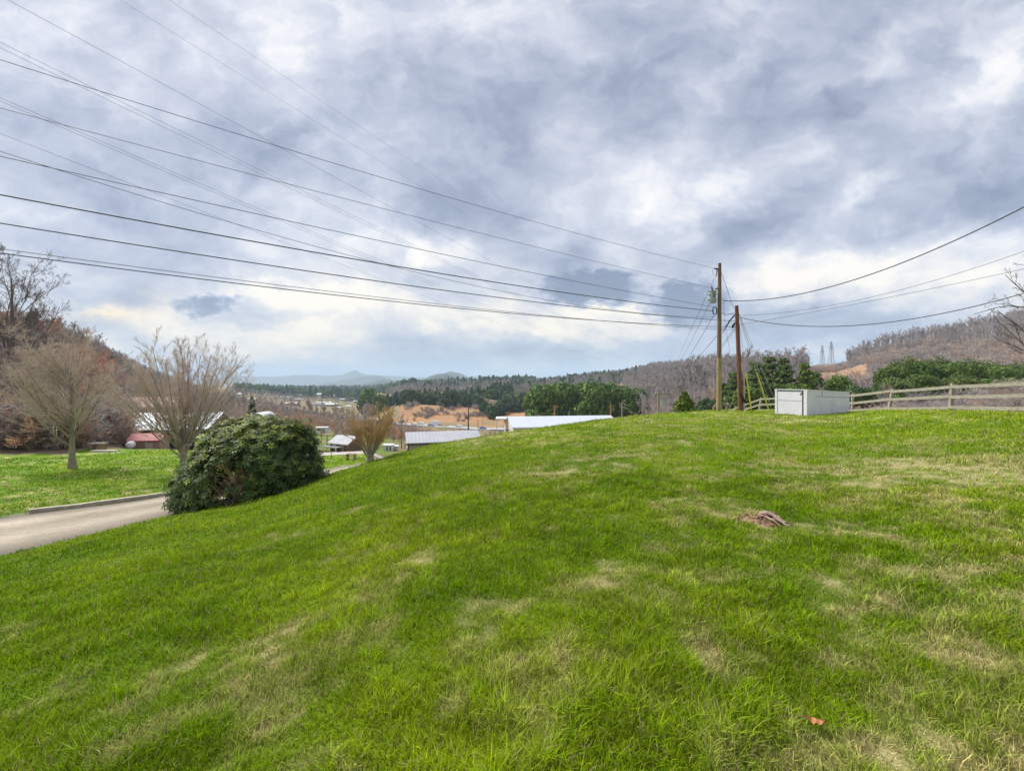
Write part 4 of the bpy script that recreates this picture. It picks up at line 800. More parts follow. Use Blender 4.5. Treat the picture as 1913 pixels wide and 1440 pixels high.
# --- evergreens one can tell apart
protoE = [evergreen('evergreen_tree', (0, 0, 0), 'round-topped evergreen in the dense stand across the valley', 'tree', 8.5, 13, 1900, .42, m, 300+i, 'leafy', 'dense stand of evergreens across the valley') for i, m in enumerate((MEV, MEVD, MEV))]
k_ = 0; rs = np.random.default_rng(6)
for px in range(1006, 1200, 9):
    for Y_ in (152, 172, 192):
        X_ = px+rs.uniform(-4, 4); yy = Y_*rs.uniform(.97, 1.03); top = np.interp(X_, [1000, 1020, 1060, 1100, 1150, 1180, 1200], [722, 717, 714, 713, 719, 722, 732])+rs.uniform(-2, 6)+(192-Y_)*.10
        x, y, z = at(X_, yy, -.5); hh = (EYE+(HY-top)/F*yy-z)/13; sc = (min(1.15, hh)*rs.uniform(.8, 1), min(1.15, hh)*rs.uniform(.8, 1), hh)
        if k_ < 3: protoE[k_].location = (x, y, z); protoE[k_].scale = sc
        else: copy_thing(protoE[k_ % 3], (x, y, z), rs.uniform(0, 6), sc)
        k_ += 1
protoD = evergreen('evergreen_tree', at(920, 330), 'dark evergreen beside the hillside houses above the clay bank', 'tree', 9, 10, 900, .6, MEVD, 320, 'leafy', 'dark evergreens above the clay bank')
for px, Y_, s_ in [(905,345,.9),(932,340,1.),(944,350,1.1),(957,345,1.),(969,340,1.15),(981,352,1.2),(992,340,1.1),(1003,330,1.3),(1012,300,1.2),(836,372,1.3),(870,380,1.0),(884,384,.9),(893,380,1.1),(846,376,.8),(800,392,1.0),(812,395,.9),(784,396,1.2),(772,398,1.3),(760,400,1.1)]:
    copy_thing(protoD, at(px, Y_, -.5), rs.uniform(0, 6), s_)
# pines behind the short pole
PG = 'pines behind the fence beside the utility poles'
for px, Y_, top, w_, op, mm_, lb in [(1374,58,690,6.6,.3,MPINE,'broad green pine directly behind the short leaning pole'),
   (1412,56,670,6.0,.5,MPINE,'tall ragged pine just right of the short pole'),(1437,62,660,6.6,.6,MPINE,'tallest open-crowned pine, above the yellow guards'),
   (1463,60,663,5.2,.7,MPINE,'thin dark pine with drooping boughs over the white shed'),(1503,58,672,4.6,.2,MEVY,'pointed yellow-green pine behind the white shed'),
   (1525,64,690,4.6,.3,MPINE,'middle-sized pine behind the white shed, right of the pointed one'),(1352,66,712,5.0,.2,MEVD,'low dark pine between the two poles')]:
    x, y, z = at(px, Y_, -.3); h = EYE+(HY-top)/F*Y_-z
    evergreen('pine_tree', (x, y, z), lb, 'tree', w_, h, 3200, .14, mm_, px, 'conifer', PG, open_=op, tiers=10, pw=.55)
for px, Y_, top, w_, mm_, lb in [(1572,56,700,3.6,MEV,'dark rounded evergreen shrub right of the white shed'),(1600,52,712,3.2,MEVD,'lower rounded evergreen beside the fence'),(1478,54,708,4.4,MEV,'dense bushy evergreen low behind the white shed'),
   (1400,50,722,3.6,MEV,'bushy evergreen behind the fence next to the short pole'),(1640,58,735,2.6,MEVY,'yellow-green evergreen bush behind the leaning fence post'),(1325,60,745,3.5,MEVD,'low dark evergreen behind the foot of the tall pole')]:
    x, y, z = at(px, Y_, -.3); h = EYE+(HY-top)/F*Y_-z
    evergreen('evergreen_shrub', (x, y, z), lb, 'shrub', w_, h, 3800, .10, mm_, px, 'leafy')
pe = [evergreen('evergreen_tree', (0, 0, 0), 'bushy green evergreen in the row beyond the fence at right', 'tree', 6, 6, 6500, .115, m, 340+i, 'leafy', 'row of bushy evergreens beyond the fence') for i, m in enumerate((MEV, MPINE))]
k_ = 0
for px, Y_, top in [(1665,62,690),(1690,66,678),(1716,64,682),(1742,68,677),(1768,64,684),(1796,68,680),(1824,64,686),(1852,68,682),(1880,64,690),(1908,68,684),(1940,64,690),(1680,56,712),(1730,56,705),(1790,56,708),(1850,56,712),(1900,56,712),(1975,66,690)]:
    x, y, z = at(px, Y_, -.4); hh = (EYE+(HY-top)/F*Y_-z)/6; sc = (.8, .8, hh)
    if k_ < 2: pe[k_].location = (x, y, z); pe[k_].scale = sc
    else: copy_thing(pe[k_ % 2], (x, y, z), rs.uniform(0, 6), sc)
    k_ += 1
x, y, z = at(1279, 32.5, -.1); evergreen('evergreen_shrub', (x, y, z), 'feathery dark evergreen shrub on the crest left of the tall pole', 'shrub', 2.35, EYE-19/F*32.5-z+.05, 2600, .075, MEVY, 360, 'conifer', tiers=9, open_=.9, pw=.8)
x, y, z = at(471, 108, -.4); evergreen('conifer', (x, y, z), 'small dark cone-shaped conifer seen above the rounded bush', 'tree', 3.2, EYE-(740-HY)/F*108-z, 700, .26, MEVD, 370, 'conifer')
for px, top, w_, lb in [(688,727,16,'tall dark pine in the valley, left of the close pair'),(710,725,11,'tall dark pine in the valley, right of the close pair')]:
    x, y, z = at(px, 380, -.5); evergreen('pine_tree', (x, y, z), lb, 'tree', w_, EYE-(top-HY)/F*380-z, 700, 1.1, MEV, px, 'leafy')
# brush and vines behind the fence
P_ = pts_in(1320, 2050, 50, 80, 700, 44, lambda px, Y_, x: Y_ > np.interp(px, [1320, 1450, 1560, 1660, 1775, 2050], [52, 52, 44, 36, 30, 24]), -.3); scatter('fence_brush', P_, np.random.default_rng(12).uniform(.6, 1.3, len(P_)), CS2, 5, 'tan brush and vines growing behind the fence')
P_ = pts_in(1560, 2050, 26, 50, 260, 46, lambda px, Y_, x: Y_ > np.interp(px, [1560, 1660, 1775, 2050], [44, 34, 28, 22]), -.3); scatter('fence_vines', P_, np.random.default_rng(13).uniform(.35, .75, len(P_)), CS2, 5, 'low tangle of brown vines just behind the fence')
# bare trees one can tell apart in the valley
MV = dict(h=5.2, r=.14, tp=.3, wob=.12, lv=[dict(c=12, t0=.2, t1=.98, ang=38, dang=10, lr=.62, rr=.55, n=6, wob=.14, up=.1, k=.4), dict(c=7, t0=.15, t1=1, ang=36, lr=.5, rr=.55, n=5, wob=.18, up=.08), dict(c=6, t0=.1, t1=1, ang=38, lr=.5, rr=.6, n=3, wob=.2, up=.05), dict(c=4, t0=.1, t1=1, ang=38, lr=.6, rr=.7, n=2, wob=.2, up=.03)], rmin=.013)
for px, Y_, top, mm_, lb, nm in [(562,72,752,MTWO,'broad orange-tinted bare tree just behind the rounded bush','tree'),(535,80,768,MTWO,'lower orange-brown bare tree at the top edge of the bush','tree'),
   (600,84,786,MTWR,'rusty bare tree above the white camper','tree'),(628,76,792,MTW,'small grey bare tree behind the little house','tree'),(655,84,788,MTWR,'rusty brown bare tree left of the orange-topped shrub','tree'),
   (750,74,748,MTWP,'tall slender bare tree standing left of the grey-roofed garage','tree'),(735,90,775,MTWR,'shorter bare tree behind the slender one','tree'),(756,70,815,MTW,'low bare bush against the left end of the garage','shrub'),
   (1205,100,724,MTWP,'pale mauve bare tree left of the crossarm pole','tree'),(1303,75,703,MTWP,'bare tree between the feathery shrub and the tall pole','tree'),(1535,60,683,MTWP,'slim bare tree rising above the white shed','tree'),
   (430,88,755,MTWO,'golden-brown bare tree right of the vase-shaped tree','tree'),(408,96,768,MTW,'tan bare tree behind the barn roof','tree'),(1005,140,760,MTWO,'orange-brown bare tree beyond the long white roof','tree'),(1075,130,765,MTWP,'greyish bare tree in front of the evergreen stand','tree'),
   (1092,140,758,MTWP,'second greyish bare tree in front of the evergreen stand','tree'),(1430,58,700,MTW,'bare tan tree tangled among the pines by the guards','tree'),(1655,54,700,MTW,'bare tan tree left of the evergreen row beyond the fence','tree'),(1890,46,690,MTW,'bare tan tree in front of the evergreen row at the right edge','tree')]:
    x, y, z = at(px, Y_, -.2); hh = EYE+(HY-top)/F*Y_-z; sp_ = dict(MV); o = bare_tree('bare_tree' if nm == 'tree' else 'bare_shrub', (x, y, z), lb, nm, sp_, 500+px, MB1, mm_, None, 0, (6, 4, 3, 3, 3)); f_ = hh/8.6; o.scale = (f_*(1.25 if px in (562, 535) else .95), f_*(1.25 if px in (562, 535) else .95), f_)

# ------------------------------------------------------------------ the rounded evergreen bush by the driveway
MRH = mat('bush_leaf', (.062,.098,.024), .55, .35, 1.2, attr=True, trans=.15, spec=.22)
bc = np.array(at(466, 16.2)); bush = thing('rounded_bush', tuple(bc), 'large rounded broad-leaved evergreen bush with bare inner branches beside the driveway', 'bush')
r_ = np.random.default_rng(88); n = 12500
d = norm(r_.normal(size=(n, 3))); d[:, 2] = np.where(d[:, 2] < -.55, -d[:, 2], d[:, 2]); az_ = np.arctan2(d[:, 1], d[:, 0])
lob = fbm(az_*2.4+5, d[:, 2]*3.2, 3, 61); fine_ = fbm(az_*7+9, d[:, 2]*9, 2, 62)
hole = (lob*.35+fine_*.65) < .44
toward = np.maximum(1.3*blob(d[:, 0], d[:, 2], .10, .25, .26, .44), .8*blob(d[:, 0], d[:, 2], -.05, -.1, .32, .16))*(d[:, 1] < 0); hole |= (r_.uniform(0, 1, n) < toward*.95)
inner = r_.uniform(0, 1, n) < .22
f = .87+.25*lob+.055*r_.normal(size=n); f = np.where(inner, f*.80, f); kp = ~hole | (inner & (r_.uniform(0, 1, n) < .5)); d = d[kp]; f = f[kp]; inner = inner[kp]; n = len(d)
RAD = np.array((2.35, 2.0, 2.15)); r8 = r_.uniform(0, 1, n); kq = ~(inner & (r8 < 1.4*toward[kp])); d = d[kq]; f = f[kq]; inner = inner[kq]; n = len(d)
RAD = np.array((2.35, 2.0, 2.15)); C_ = d*RAD*f[:, None]; C_[:, 0] += .24*np.clip(C_[:, 2], 0, 3)-.02; C_[:, 2] -= .07*np.clip(-C_[:, 0]-.2, 0, 3)**1.5; C_[:, 2] += .66
gzz = H(C_[:, 0]+bc[0], C_[:, 1]+bc[1])-bc[2]; ok = C_[:, 2] > gzz+.05; C_ = C_[ok]; d = d[ok]; inner = inner[ok]; n = len(d)
kk = 7; axn = norm(d+np.array((0, 0, .55))+r_.normal(0, .3, (n, 3))); u_ = norm(np.cross(axn, r_.normal(size=(n, 3)))); w2 = np.cross(axn, u_)
an = (np.arange(kk)[None]*2*math.pi/kk+r_.uniform(0, 6, (n, 1)))[..., None]; out_ = np.cos(an)*u_[:, None]+np.sin(an)*w2[:, None]
tilt = r_.uniform(-.35, .45, (n, kk, 1)); ld = norm(out_+axn[:, None]*tilt+np.array((0, 0, -.12))); sd = norm(np.cross(ld, axn[:, None])); ll = r_.uniform(.10, .165, (n, kk, 1)); lw = ll*.20
B0 = C_[:, None]+ld*.015; V_ = np.stack([B0, B0+ld*ll*.5-sd*lw, B0+ld*ll+np.array((0, 0, -.012)), B0+ld*ll*.5+sd*lw], 2).reshape(-1, 3); Q = np.arange(n*kk*4).reshape(-1, 4)
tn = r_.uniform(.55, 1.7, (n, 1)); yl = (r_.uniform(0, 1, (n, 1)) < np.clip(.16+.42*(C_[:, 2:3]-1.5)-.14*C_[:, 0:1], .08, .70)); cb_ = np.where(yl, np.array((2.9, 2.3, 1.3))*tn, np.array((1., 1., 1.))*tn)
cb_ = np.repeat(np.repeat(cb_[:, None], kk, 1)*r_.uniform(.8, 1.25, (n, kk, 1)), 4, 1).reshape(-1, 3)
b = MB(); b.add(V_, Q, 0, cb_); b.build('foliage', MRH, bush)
P0, R0 = [], []
for i in range(26):
    a = r_.uniform(0, 6.28); e_ = r_.uniform(.25, 1.35); tip = np.array((math.cos(a)*math.cos(e_)*2.0, math.sin(a)*math.cos(e_)*1.7, .25+math.sin(e_)*2.2)); t_ = np.linspace(0, 1, 7)[:, None]
    tip = tip if i > 8 else np.array((r_.uniform(-.5, 1.0), -1.75, r_.uniform(.5, 2.1)))
    P0.append(np.array((.1, 0, 0))*(1-t_)+tip*t_+np.array((0, 0, -.25))*np.sin(t_*math.pi)+r_.normal(0, .05, (7, 3))); R0.append(np.linspace(.045, .014, 7))
g = grow(5, np.array(P0), np.array(R0), [dict(c=7, t0=.35, t1=1, ang=42, lr=.36, rr=.6, n=5, wob=.3, up=.05), dict(c=5, t0=.2, t1=1, ang=45, lr=.45, rr=.7, n=4, wob=.3, up=.0)], .011)
woodmesh(g, (6, 4, 3), 'branches', mat('bush_twig', (.55,.38,.26), .9, .3, 4.), bush)

# ------------------------------------------------------------------ buildings
MROOF = mat('metal_roof_grey', (.44,.45,.48), .45, .08, .6, metal=.2); MROOFW = mat('metal_roof_white', (.50,.54,.60), .5, .06, .4); MROOFB = mat('metal_roof_blue', (.50,.58,.68), .45, .12, .5)
MROOFR = mat('red_roof', (.42,.10,.11), .6, .2, 1.); MTAN = mat('tan_siding', (.40,.36,.28), .8, .08, 1.); MCRM = mat('cream_siding', (.62,.60,.53), .8, .06, .5); MPLY = mat('weathered_ply', (.30,.21,.15), .9, .25, 1.5)
MDARK = mat('dark_opening', (.03,.03,.035), .8, .1, 1.); MWT = mat('white_siding', (.66,.67,.68), .75, .06, .5); MBRN = mat('brown_siding', (.17,.11,.08), .85, .2, .8); MDTR = mat('dark_trim', (.05,.045,.04), .6, .1, 1.); MGLS = mat('window_glass', (.05,.06,.08), .15, .1, 1., spec=.6); MSHN = mat('grey_shingle', (.22,.21,.21), .9, .2, .8)
def gable(name, loc, rz, L_, W_, hw, hr, wallm, roofm, label, cat='building', group=None, over=.3, ribs=0, trim=None, openings=()):
    """ridge along local x; (side, u, z0, width, height, part): side 'f' is the long wall facing -y, 'l'/'r' the gable ends"""
    o = thing(name, loc, label, cat, group, rz); b = MB(); x0, x1, y0, y1 = -L_/2, L_/2, -W_/2, W_/2
    V_ = [(x0,y0,-1.2),(x1,y0,-1.2),(x1,y1,-1.2),(x0,y1,-1.2),(x0,y0,hw),(x1,y0,hw),(x1,y1,hw),(x0,y1,hw),(x0,0,hw+hr-.03),(x1,0,hw+hr-.03)]
    b.add(V_, [np.array([(0,1,5,4),(2,3,7,6)]), np.array([(1,2,6),(1,6,5),(3,0,4),(3,4,7),(5,6,9),(7,4,8)])]); b.build('wall', wallm, o)
    sl_ = hr/(W_/2); e_ = over; th = .10
    for sgn in (-1, 1):
        b = MB(); yb = sgn*(W_/2+e_); zb = hw-sl_*e_; A_ = [(x0-e_,0,hw+hr),(x1+e_,0,hw+hr),(x1+e_,yb,zb),(x0-e_,yb,zb)]; V_ = A_+[(x_, y_, z_+th) for x_, y_, z_ in A_]
        if sgn > 0: V_ = [(x_, y_+.0, z_) for x_, y_, z_ in V_]
        b.add(V_, np.array([(0,1,2,3),(7,6,5,4),(0,4,5,1),(1,5,6,2),(2,6,7,3),(3,7,4,0)]))
        if ribs:
            for xr in np.arange(x0, x1+.01, ribs):
                c_ = np.array((xr, yb/2, (hw+hr+zb)/2+th+.02)); ln = math.hypot(yb, hw+hr-zb); a_ = math.atan2(zb-hw-hr, yb); d_ = np.array((0, math.cos(a_), math.sin(a_)))
                b.box(c_, (.05, ln, .04), np.stack([(1, 0, 0), d_, np.cross((1, 0, 0), d_)], 1))
        b.build('roof', roofm, o)
    if trim:
        b = MB(); b.box((0, y0-.06-over, hw-sl_*over-.08), (L_+2*over, .08, .16)); b.build('gutter', trim, o)
        b = MB(); b.box((x0-.0, y0-.03, hw/2-.3), (.14, .10, hw+.5)); b.build('corner_trim', trim, o)
    for (side, u, z0, w_, h_, part, mm) in openings:
        b = MB()
        if side == 'f': b.box((u, y0-.02, z0+h_/2), (w_, .08, h_))
        elif side == 'l': b.box((x0-.02, u, z0+h_/2), (.08, w_, h_))
        else: b.box((x1+.02, u, z0+h_/2), (.08, w_, h_))
        b.build(part, mm, o)
    return o
def onray(px, py, Y_): p_ = pxy(px, py, Y_); return p_
# grey-roofed garage behind the crest
Yg = 56.0; zE = EYE+(HY-827)/F*Yg
p_ = pxy(838, 827, Yg+3.0); gable('metal_garage', (p_[0]-.9, Yg+3.6, zE-3.1), rad(16), 9.0, 5.2, 3.1, .95, MTAN, MROOF, 'tan garage with a ribbed grey metal roof, half hidden by the lawn', 'garage', over=.25, ribs=.45, trim=MDTR, openings=[('l', -.6, .1, .9, 2.0, 'door', MDARK)])
# long white-roofed building
Yl = 88.0; zE = EYE+(HY-797)/F*Yl; zR = EYE+(HY-778)/F*(Yl+6)
gable('long_building', ((1040-CX)/F*Yl+1.3, Yl+6.5, zE-4.6), rad(9), 21.5, 12.5, 4.6, zR-zE, MCRM, MROOFW, 'long cream building with a pale white metal roof beyond the crest', 'building', over=.3, ribs=.9, trim=MWT, openings=[('f', -4.6, 3.6, 1.6, .5, 'window', MGLS), ('l', -3.5, .3, 1.1, 2.3, 'door', MWT), ('l', 2., .3, 3, 3, 'door', MDTR)])
o = thing('metal_canopy', at(938, 96), 'white canopy at the left end of the long white-roofed building', 'canopy'); zc_ = EYE+(HY-781)/F*96-o.location.z
b = MB(); b.box((0, 0, zc_), (2.6, 5, .25)); b.build('roof', MWT, o)
for sx in (-1.1, 1.1):
    b = MB(); b.box((sx, -2.2, zc_/2-.2), (.14, .14, zc_+.1)); b.build('post', MWT, o)
o = thing('railing', at(934, 90), 'dark metal railing in front of the long white-roofed building', 'railing'); zc_ = EYE+(HY-803)/F*90-o.location.z
b = MB(); b.box((.6, 0, zc_), (5.2, .06, .08)); b.box((.6, 0, zc_-.5), (5.2, .05, .05)); b.build('rail', MDTR, o)
for sx in np.linspace(-2, 3.2, 6):
    b = MB(); b.box((sx, 0, zc_/2-.3), (.06, .06, zc_+.6)); b.build('baluster', MDTR, o)
# barn beyond the left lawn
Yb = 56.0; zev = EYE+(HY-803)/F*Yb
gable('metal_barn', ((336-CX)/F*(Yb+5), Yb+5, zev-2.8), rad(10), 10.2, 8.6, 2.8, 1.7, MBRN, MROOFB, 'low wide barn with a pale blue-white metal roof behind the vase-shaped tree', 'barn', over=.3, ribs=.8, openings=[('f', 2.2, .0, 3.0, 2.3, 'door', MDARK), ('f', -1.8, .6, 1.4, 1.0, 'window', MCRM)])
gable('garden_shed', at(279, 42.5, -.1), rad(14), 2.5, 1.8, 1.2, .50, MPLY, MROOFR, 'small brown shed with a red roof beside the white tank', 'shed', over=.12, openings=[('f', .4, .0, .6, 1.0, 'door', MTAN)])
gable('house', at(290, 88, .2), rad(30), 9, 7, 3.6, 1.6, MWT, mat('pink_roof', (.50,.30,.31), .7, .1, .8), 'house with a faded pink roof behind the barn', 'house')
o = thing('propane_tank', at(244, 40.5), 'small white tank on the grass beside the red-roofed shed', 'tank', rz=.5)
b = MB(); t_ = np.linspace(0, math.pi, 13); b.tube(np.stack([np.zeros(13), -np.cos(t_)*.62, np.full(13, .42)], 1), np.maximum(.33*np.sin(t_)**.45, .01), 16); b.build('body', MWT, o)
for sy in (-.35, .35):
    b = MB(); b.box((0, sy, .07), (.5, .1, .2)); b.build('foot', MSHN, o)
o = thing('stone_bench', at(183, 35.0), 'low stone bench slab at the back edge of the far lawn', 'bench', rz=.05); MST = mat('pale_stone', (.42,.38,.32), .9, .25, 3.)
b = MB(); b.box((0, 0, .50), (1.15, .5, .10)); b.build('seat', MST, o)
b = MB(); b.box((.32, 0, .2), (.3, .4, .55)); b.build('leg', mat('brown_stone', (.30,.20,.13), .9, .3, 3.), o)
b = MB(); b.box((-.36, 0, .2), (.2, .38, .55)); b.build('leg', mat('brown_stone', (.30,.20,.13)), o)
o = thing('stone_slab', at(196, 33.8), 'flat stone step in the grass in front of the stone bench', 'slab'); b = MB(); b.box((0, 0, .05), (2.0, .5, .16), taper=.9); b.build('slab', MST, o)
# around the end of the driveway
def Yat(px, py, y0=30, y1=3000):
    ys = np.exp(np.linspace(math.log(y0), math.log(y1), 4000)); z = H((px-CX)/F*ys, ys, False); p_ = HY+(EYE-z)/ys*F; i = np.where(p_ <= py)[0]; return float(ys[i[0]]) if len(i) else y1
Yh = Yat(646, 846, 48)
o = gable('cottage', at(648, Yh, 0), rad(-28), 2.6, 2.1, .95, .6, MBRN, mat('cottage_roof', (.42,.42,.44), .8, .15, 2.), 'tiny cottage with a pale grey roof and brown porch below the orange-topped shrub', 'cottage', over=.2, openings=[('f', -.6, .3, .5, .5, 'window', MWT), ('f', .5, .0, .45, .95, 'door', MTAN)])
b = MB(); b.box((-.6, -1.6, .62), (2.6, .9, .06)); b.build('porch_roof', MSHN, o)
for sx in (-1.8, -.6, .6):
    b = MB(); b.box((sx, -1.95, .25), (.07, .07, .75)); b.build('porch_post', MWT, o)
b = MB(); b.box((-.6, -2.0, .15), (2.6, .07, .25)); b.build('porch_rail', MPLY, o)
def boxy(name, loc, rz, d, wallm, roofm, label, cat, group=None, ops=()):
    o = thing(name, loc, label, cat, group, rz); b = MB(); b.box((0, 0, d[2]/2), d); b.build('body', wallm, o)
    b = MB(); b.box((0, 0, d[2]+.06), (d[0]+.15, d[1]+.15, .12)); b.build('roof', roofm, o)
    for (u, z0, w_, h_, part, mm) in ops:
        b = MB(); b.box((u, -d[1]/2-.03, z0+h_/2), (w_, .06, h_)); b.build(part, mm, o)
    return o
Yc = Yat(601, 813, 60); boxy('camper', at(602, Yc, .45), .15, (2.4*Yc/100, 1.8, 1.5*Yc/118), MWT, MWT, 'white camper parked on the grass beyond the driveway', 'camper', None, [(-.4, .7, .8, .35, 'window', MGLS), (.5, .1, .4, 1.0, 'door', MSHN)])
Yc = Yat(728, 842, 52); boxy('white_trailer', at(726, Yc, .1), .1, (1.35, 1.5, .75), MWT, MWT, 'small white trailer beside the stems of the slender bare tree', 'trailer', None, [(-.1, .1, .18, .5, 'door', MGLS), (.35, .1, .18, .5, 'door', MGLS)])
Yc = Yat(708, 842, 52); boxy('storage_box', at(738, Yc+2, .0), .1, (.9, 1.1, .6), MCRM, MWT, 'cream storage box next to the small white trailer', 'storage box', None, [(0, .05, .3, .45, 'door', MTAN)])
Yp = Yat(656, 858, 38); o = thing('picnic_table', at(656, Yp), 'small picnic table on the grass beside the side road', 'table')
b = MB(); b.box((0, 0, .48), (.75, .4, .05)); b.build('tabletop', MPLY, o)
for sy in (-.38, .38):
    b = MB(); b.box((0, sy, .27), (.75, .14, .04)); b.build('bench', MPLY, o)
for sx in (-.3, .3):
    b = MB(); b.box((sx, 0, .23), (.05, .5, .46)); b.build('leg', MPLY, o)
Yp = Yat(619, 856, 38); o = thing('marker_post', at(619, Yp), 'thin dark post standing in the grass before the side road', 'post'); b = MB(); b.tube([(0,0,-.1),(0,0,.5),(0,0,.78)], .025, 6); b.build('post', MDTR, o)
# poles in the valley
MPW = mat('far_pole_wood', (.30,.25,.20), .9, .2, 1.)
def farpole(px, Y_, top, r, lb, mm=None, arms=(), tr=False, ln=0.):
    base = np.array(at(px, Y_, -.2)); tp_ = pxy(px+ln, top, Y_); o = thing('utility_pole', tuple(base), lb, 'utility pole', 'distant utility poles in the valley'); b = MB(); d_ = tp_-base; b.tube([d_*0, d_*.5, d_], [r, r*.85, r*.7], 8); b.build('shaft', mm or MPW, o)
    for (dz, hw_, cx_) in arms:
        b = MB(); b.box(d_+np.array((cx_, -.15, -dz)), (hw_*2, .12, .13)); b.build('crossarm', mm or MPW, o)
        for sx in np.linspace(-hw_*.9, hw_*.9, 3):
            b = MB(); b.box(d_+np.array((cx_+sx, -.15, -dz+.16)), (.08, .08, .2)); b.build('insulator', MGAL, o)
    if tr:
        b = MB(); cyl(b, d_+np.array((.32, -.1, -1.3)), .2, .7, 10); b.build('transformer', MGAL, o)
MPO = mat('far_pole_orange', (.42,.20,.09), .9, .2, 1.)
farpole(1229, 48, 731, .14, 'weathered crossarm pole on the crest left of the feathery shrub', None, [(.25, .9, .5)], True, .8)
farpole(1162, 84, 750, .16, 'grey pole with a short crossarm in front of the evergreen stand', None, [(.5, .55, 0), (1.1, .4, 0)])
farpole(1141, 110, 754, .17, 'bare pole top above the peach-coloured house', MPO)
farpole(1036, 110, 757, .20, 'orange-brown pole rising behind the long white roof', MPO, [(.4, .7, .3)])
farpole(1063, 130, 769, .16, 'short pale pole behind the long white roof, right of the orange one')
farpole(875, 84, 762, .14, 'dark wooden pole standing behind the grey-roofed garage', MDTR)
farpole(893, 160, 784, .12, 'thin pole beside the highway, right of the dark one', MDTR)
farpole(902, 250, 776, .13, 'thin grey pole beyond the highway near the blue car')
farpole(611, 58, 812, .10, 'pale pole behind the little cottage, left of its porch')
# houses on the far hillside and in the town
def farhouse(px, py, w_px, h_px, wm, rm, lb, Y_=None, roof=.4, rz=.2, group=None):
    Y_ = Y_ or Yat(px, py, 120); loc = at(px, Y_, 0); w_ = w_px/F*Y_; h_ = h_px/F*Y_
    loc = (loc[0], loc[1], min(loc[2]+2, EYE+(HY-py)/F*Y_)); return gable('house', loc, rz, w_, w_*.7, h_*(1-roof), h_*roof, wm, rm, lb, 'house', group, over=.3, openings=[('f', -w_*.2, h_*.1, w_*.14, h_*.25, 'window', MGLS), ('f', w_*.22, h_*.1, w_*.14, h_*.25, 'window', MGLS)])
MPCH = mat('peach_siding', (.55,.36,.24), .8, .1, .5)
farhouse(966, 726, 9, 7, MWT, MWT, 'white gabled house high on the wooded hillside', 560, .6, 1.3); farhouse(979, 727, 14, 4, MWT, MSHN, 'long low grey-roofed house next to the white gabled one', 575, .5, .1)
farhouse(922, 737, 15, 6, MCRM, MWT, 'cream house among trees left of the evergreens on the hillside', 480, .5, .3)
farhouse(961, 750, 14, 9, MCRM, MBRN, 'cream and brown house on top of the clay bank', 410, .6, .9); farhouse(978, 749, 16, 6, MPLY, MSHN, 'long brown house on top of the clay bank', 415, .5, .1); farhouse(991, 750, 9, 5, MBRN, MSHN, 'dark little house at the right end of the clay bank', 418, .5, .1)
farhouse(1146, 776, 18, 12, MPCH, mat('peach_roof', (.50,.40,.32), .8), 'peach-coloured house below the evergreen stand', 120, .5, 1.4)
farhouse(470, 744, 12, 4, MWT, MWT, 'white house above the small dark conifer', 420, .4, .2); farhouse(448, 735, 12, 4, MWT, MWT, 'white house on the mauve hillside left of the conifer', 560, .4, .3)
farhouse(735, 771, 12, 3, MWT, MWT, 'small pale house at the foot of the clay slope behind the slender tree', 420, .5, .2)
o = thing('hoop_barn', at(489, 100), 'white round-topped hoop barn showing just above the bush', 'barn', rz=.1); Yq = 100
zc_ = EYE+(HY-770)/F*Yq-o.location.z; b = MB(); t_ = np.linspace(0, math.pi, 15); rr_ = 1.75; b1_ = np.stack([np.cos(t_)*rr_, np.full(15, -3.), zc_-1.3+np.sin(t_)*1.3], 1); b2_ = b1_+np.array((0, 6., 0)); b.add(np.concatenate([b1_, b2_]), np.array([(i, i+1, i+16, i+15) for i in range(14)]), 0, None, True)
b.build('cover', MWT, o); b = MB(); b.add(np.concatenate([b1_+np.array((0, .02, 0)), [[0, -2.98, zc_-1.3]]]), np.array([(i+1, i, 15) for i in range(14)])); b.box((0, 0, (zc_-1.3)/2-.1), (3.4, 5.9, zc_-1.2)); b.build('wall', MSHN, o)
town = [(537,744,26,4,'w'),(556,747,14,3,'w'),(566,741,12,5,'w'),(582,741,16,7,'w'),(600,742,14,6,'w'),(574,736,20,3,'w'),(624,743,16,6,'w'),(640,747,12,4,'g'),(606,752,26,4,'w'),(619,757,22,6,'m'),(592,757,24,5,'c'),(634,762,16,3,'w'),(650,760,10,3,'w'),(545,757,22,4,'p'),(665,753,8,4,'w'),(676,757,10,3,'c'),(655,742,8,3,'w'),(513,742,14,3,'w'),(500,738,10,3,'w'),(528,750,10,3,'c')]
tm = dict(w=(MWT, MWT, 'white'), g=(MSHN, MWT, 'grey'), c=(MCRM, MSHN, 'cream'), m=(mat('mauve_brick', (.30,.22,.26), .8), MWT, 'mauve brick'), p=(mat('pale_orange_wall', (.52,.38,.30), .8), MWT, 'pale orange'))
for i, (px, py, w_, h_, k_) in enumerate(town):
    wm, rm, nm = tm[k_]; Y_ = Yat(px, py+1, 300); loc = at(px, Y_, 0); ww = w_/F*Y_; hh = h_/F*Y_
    gable('town_building', loc, rad((i*37) % 50-25), ww, ww*.6, hh*.8, hh*.35, wm, rm, f'distant {nm} building of the valley town', 'building', f'{nm} buildings of the town far across the valley', over=.5)
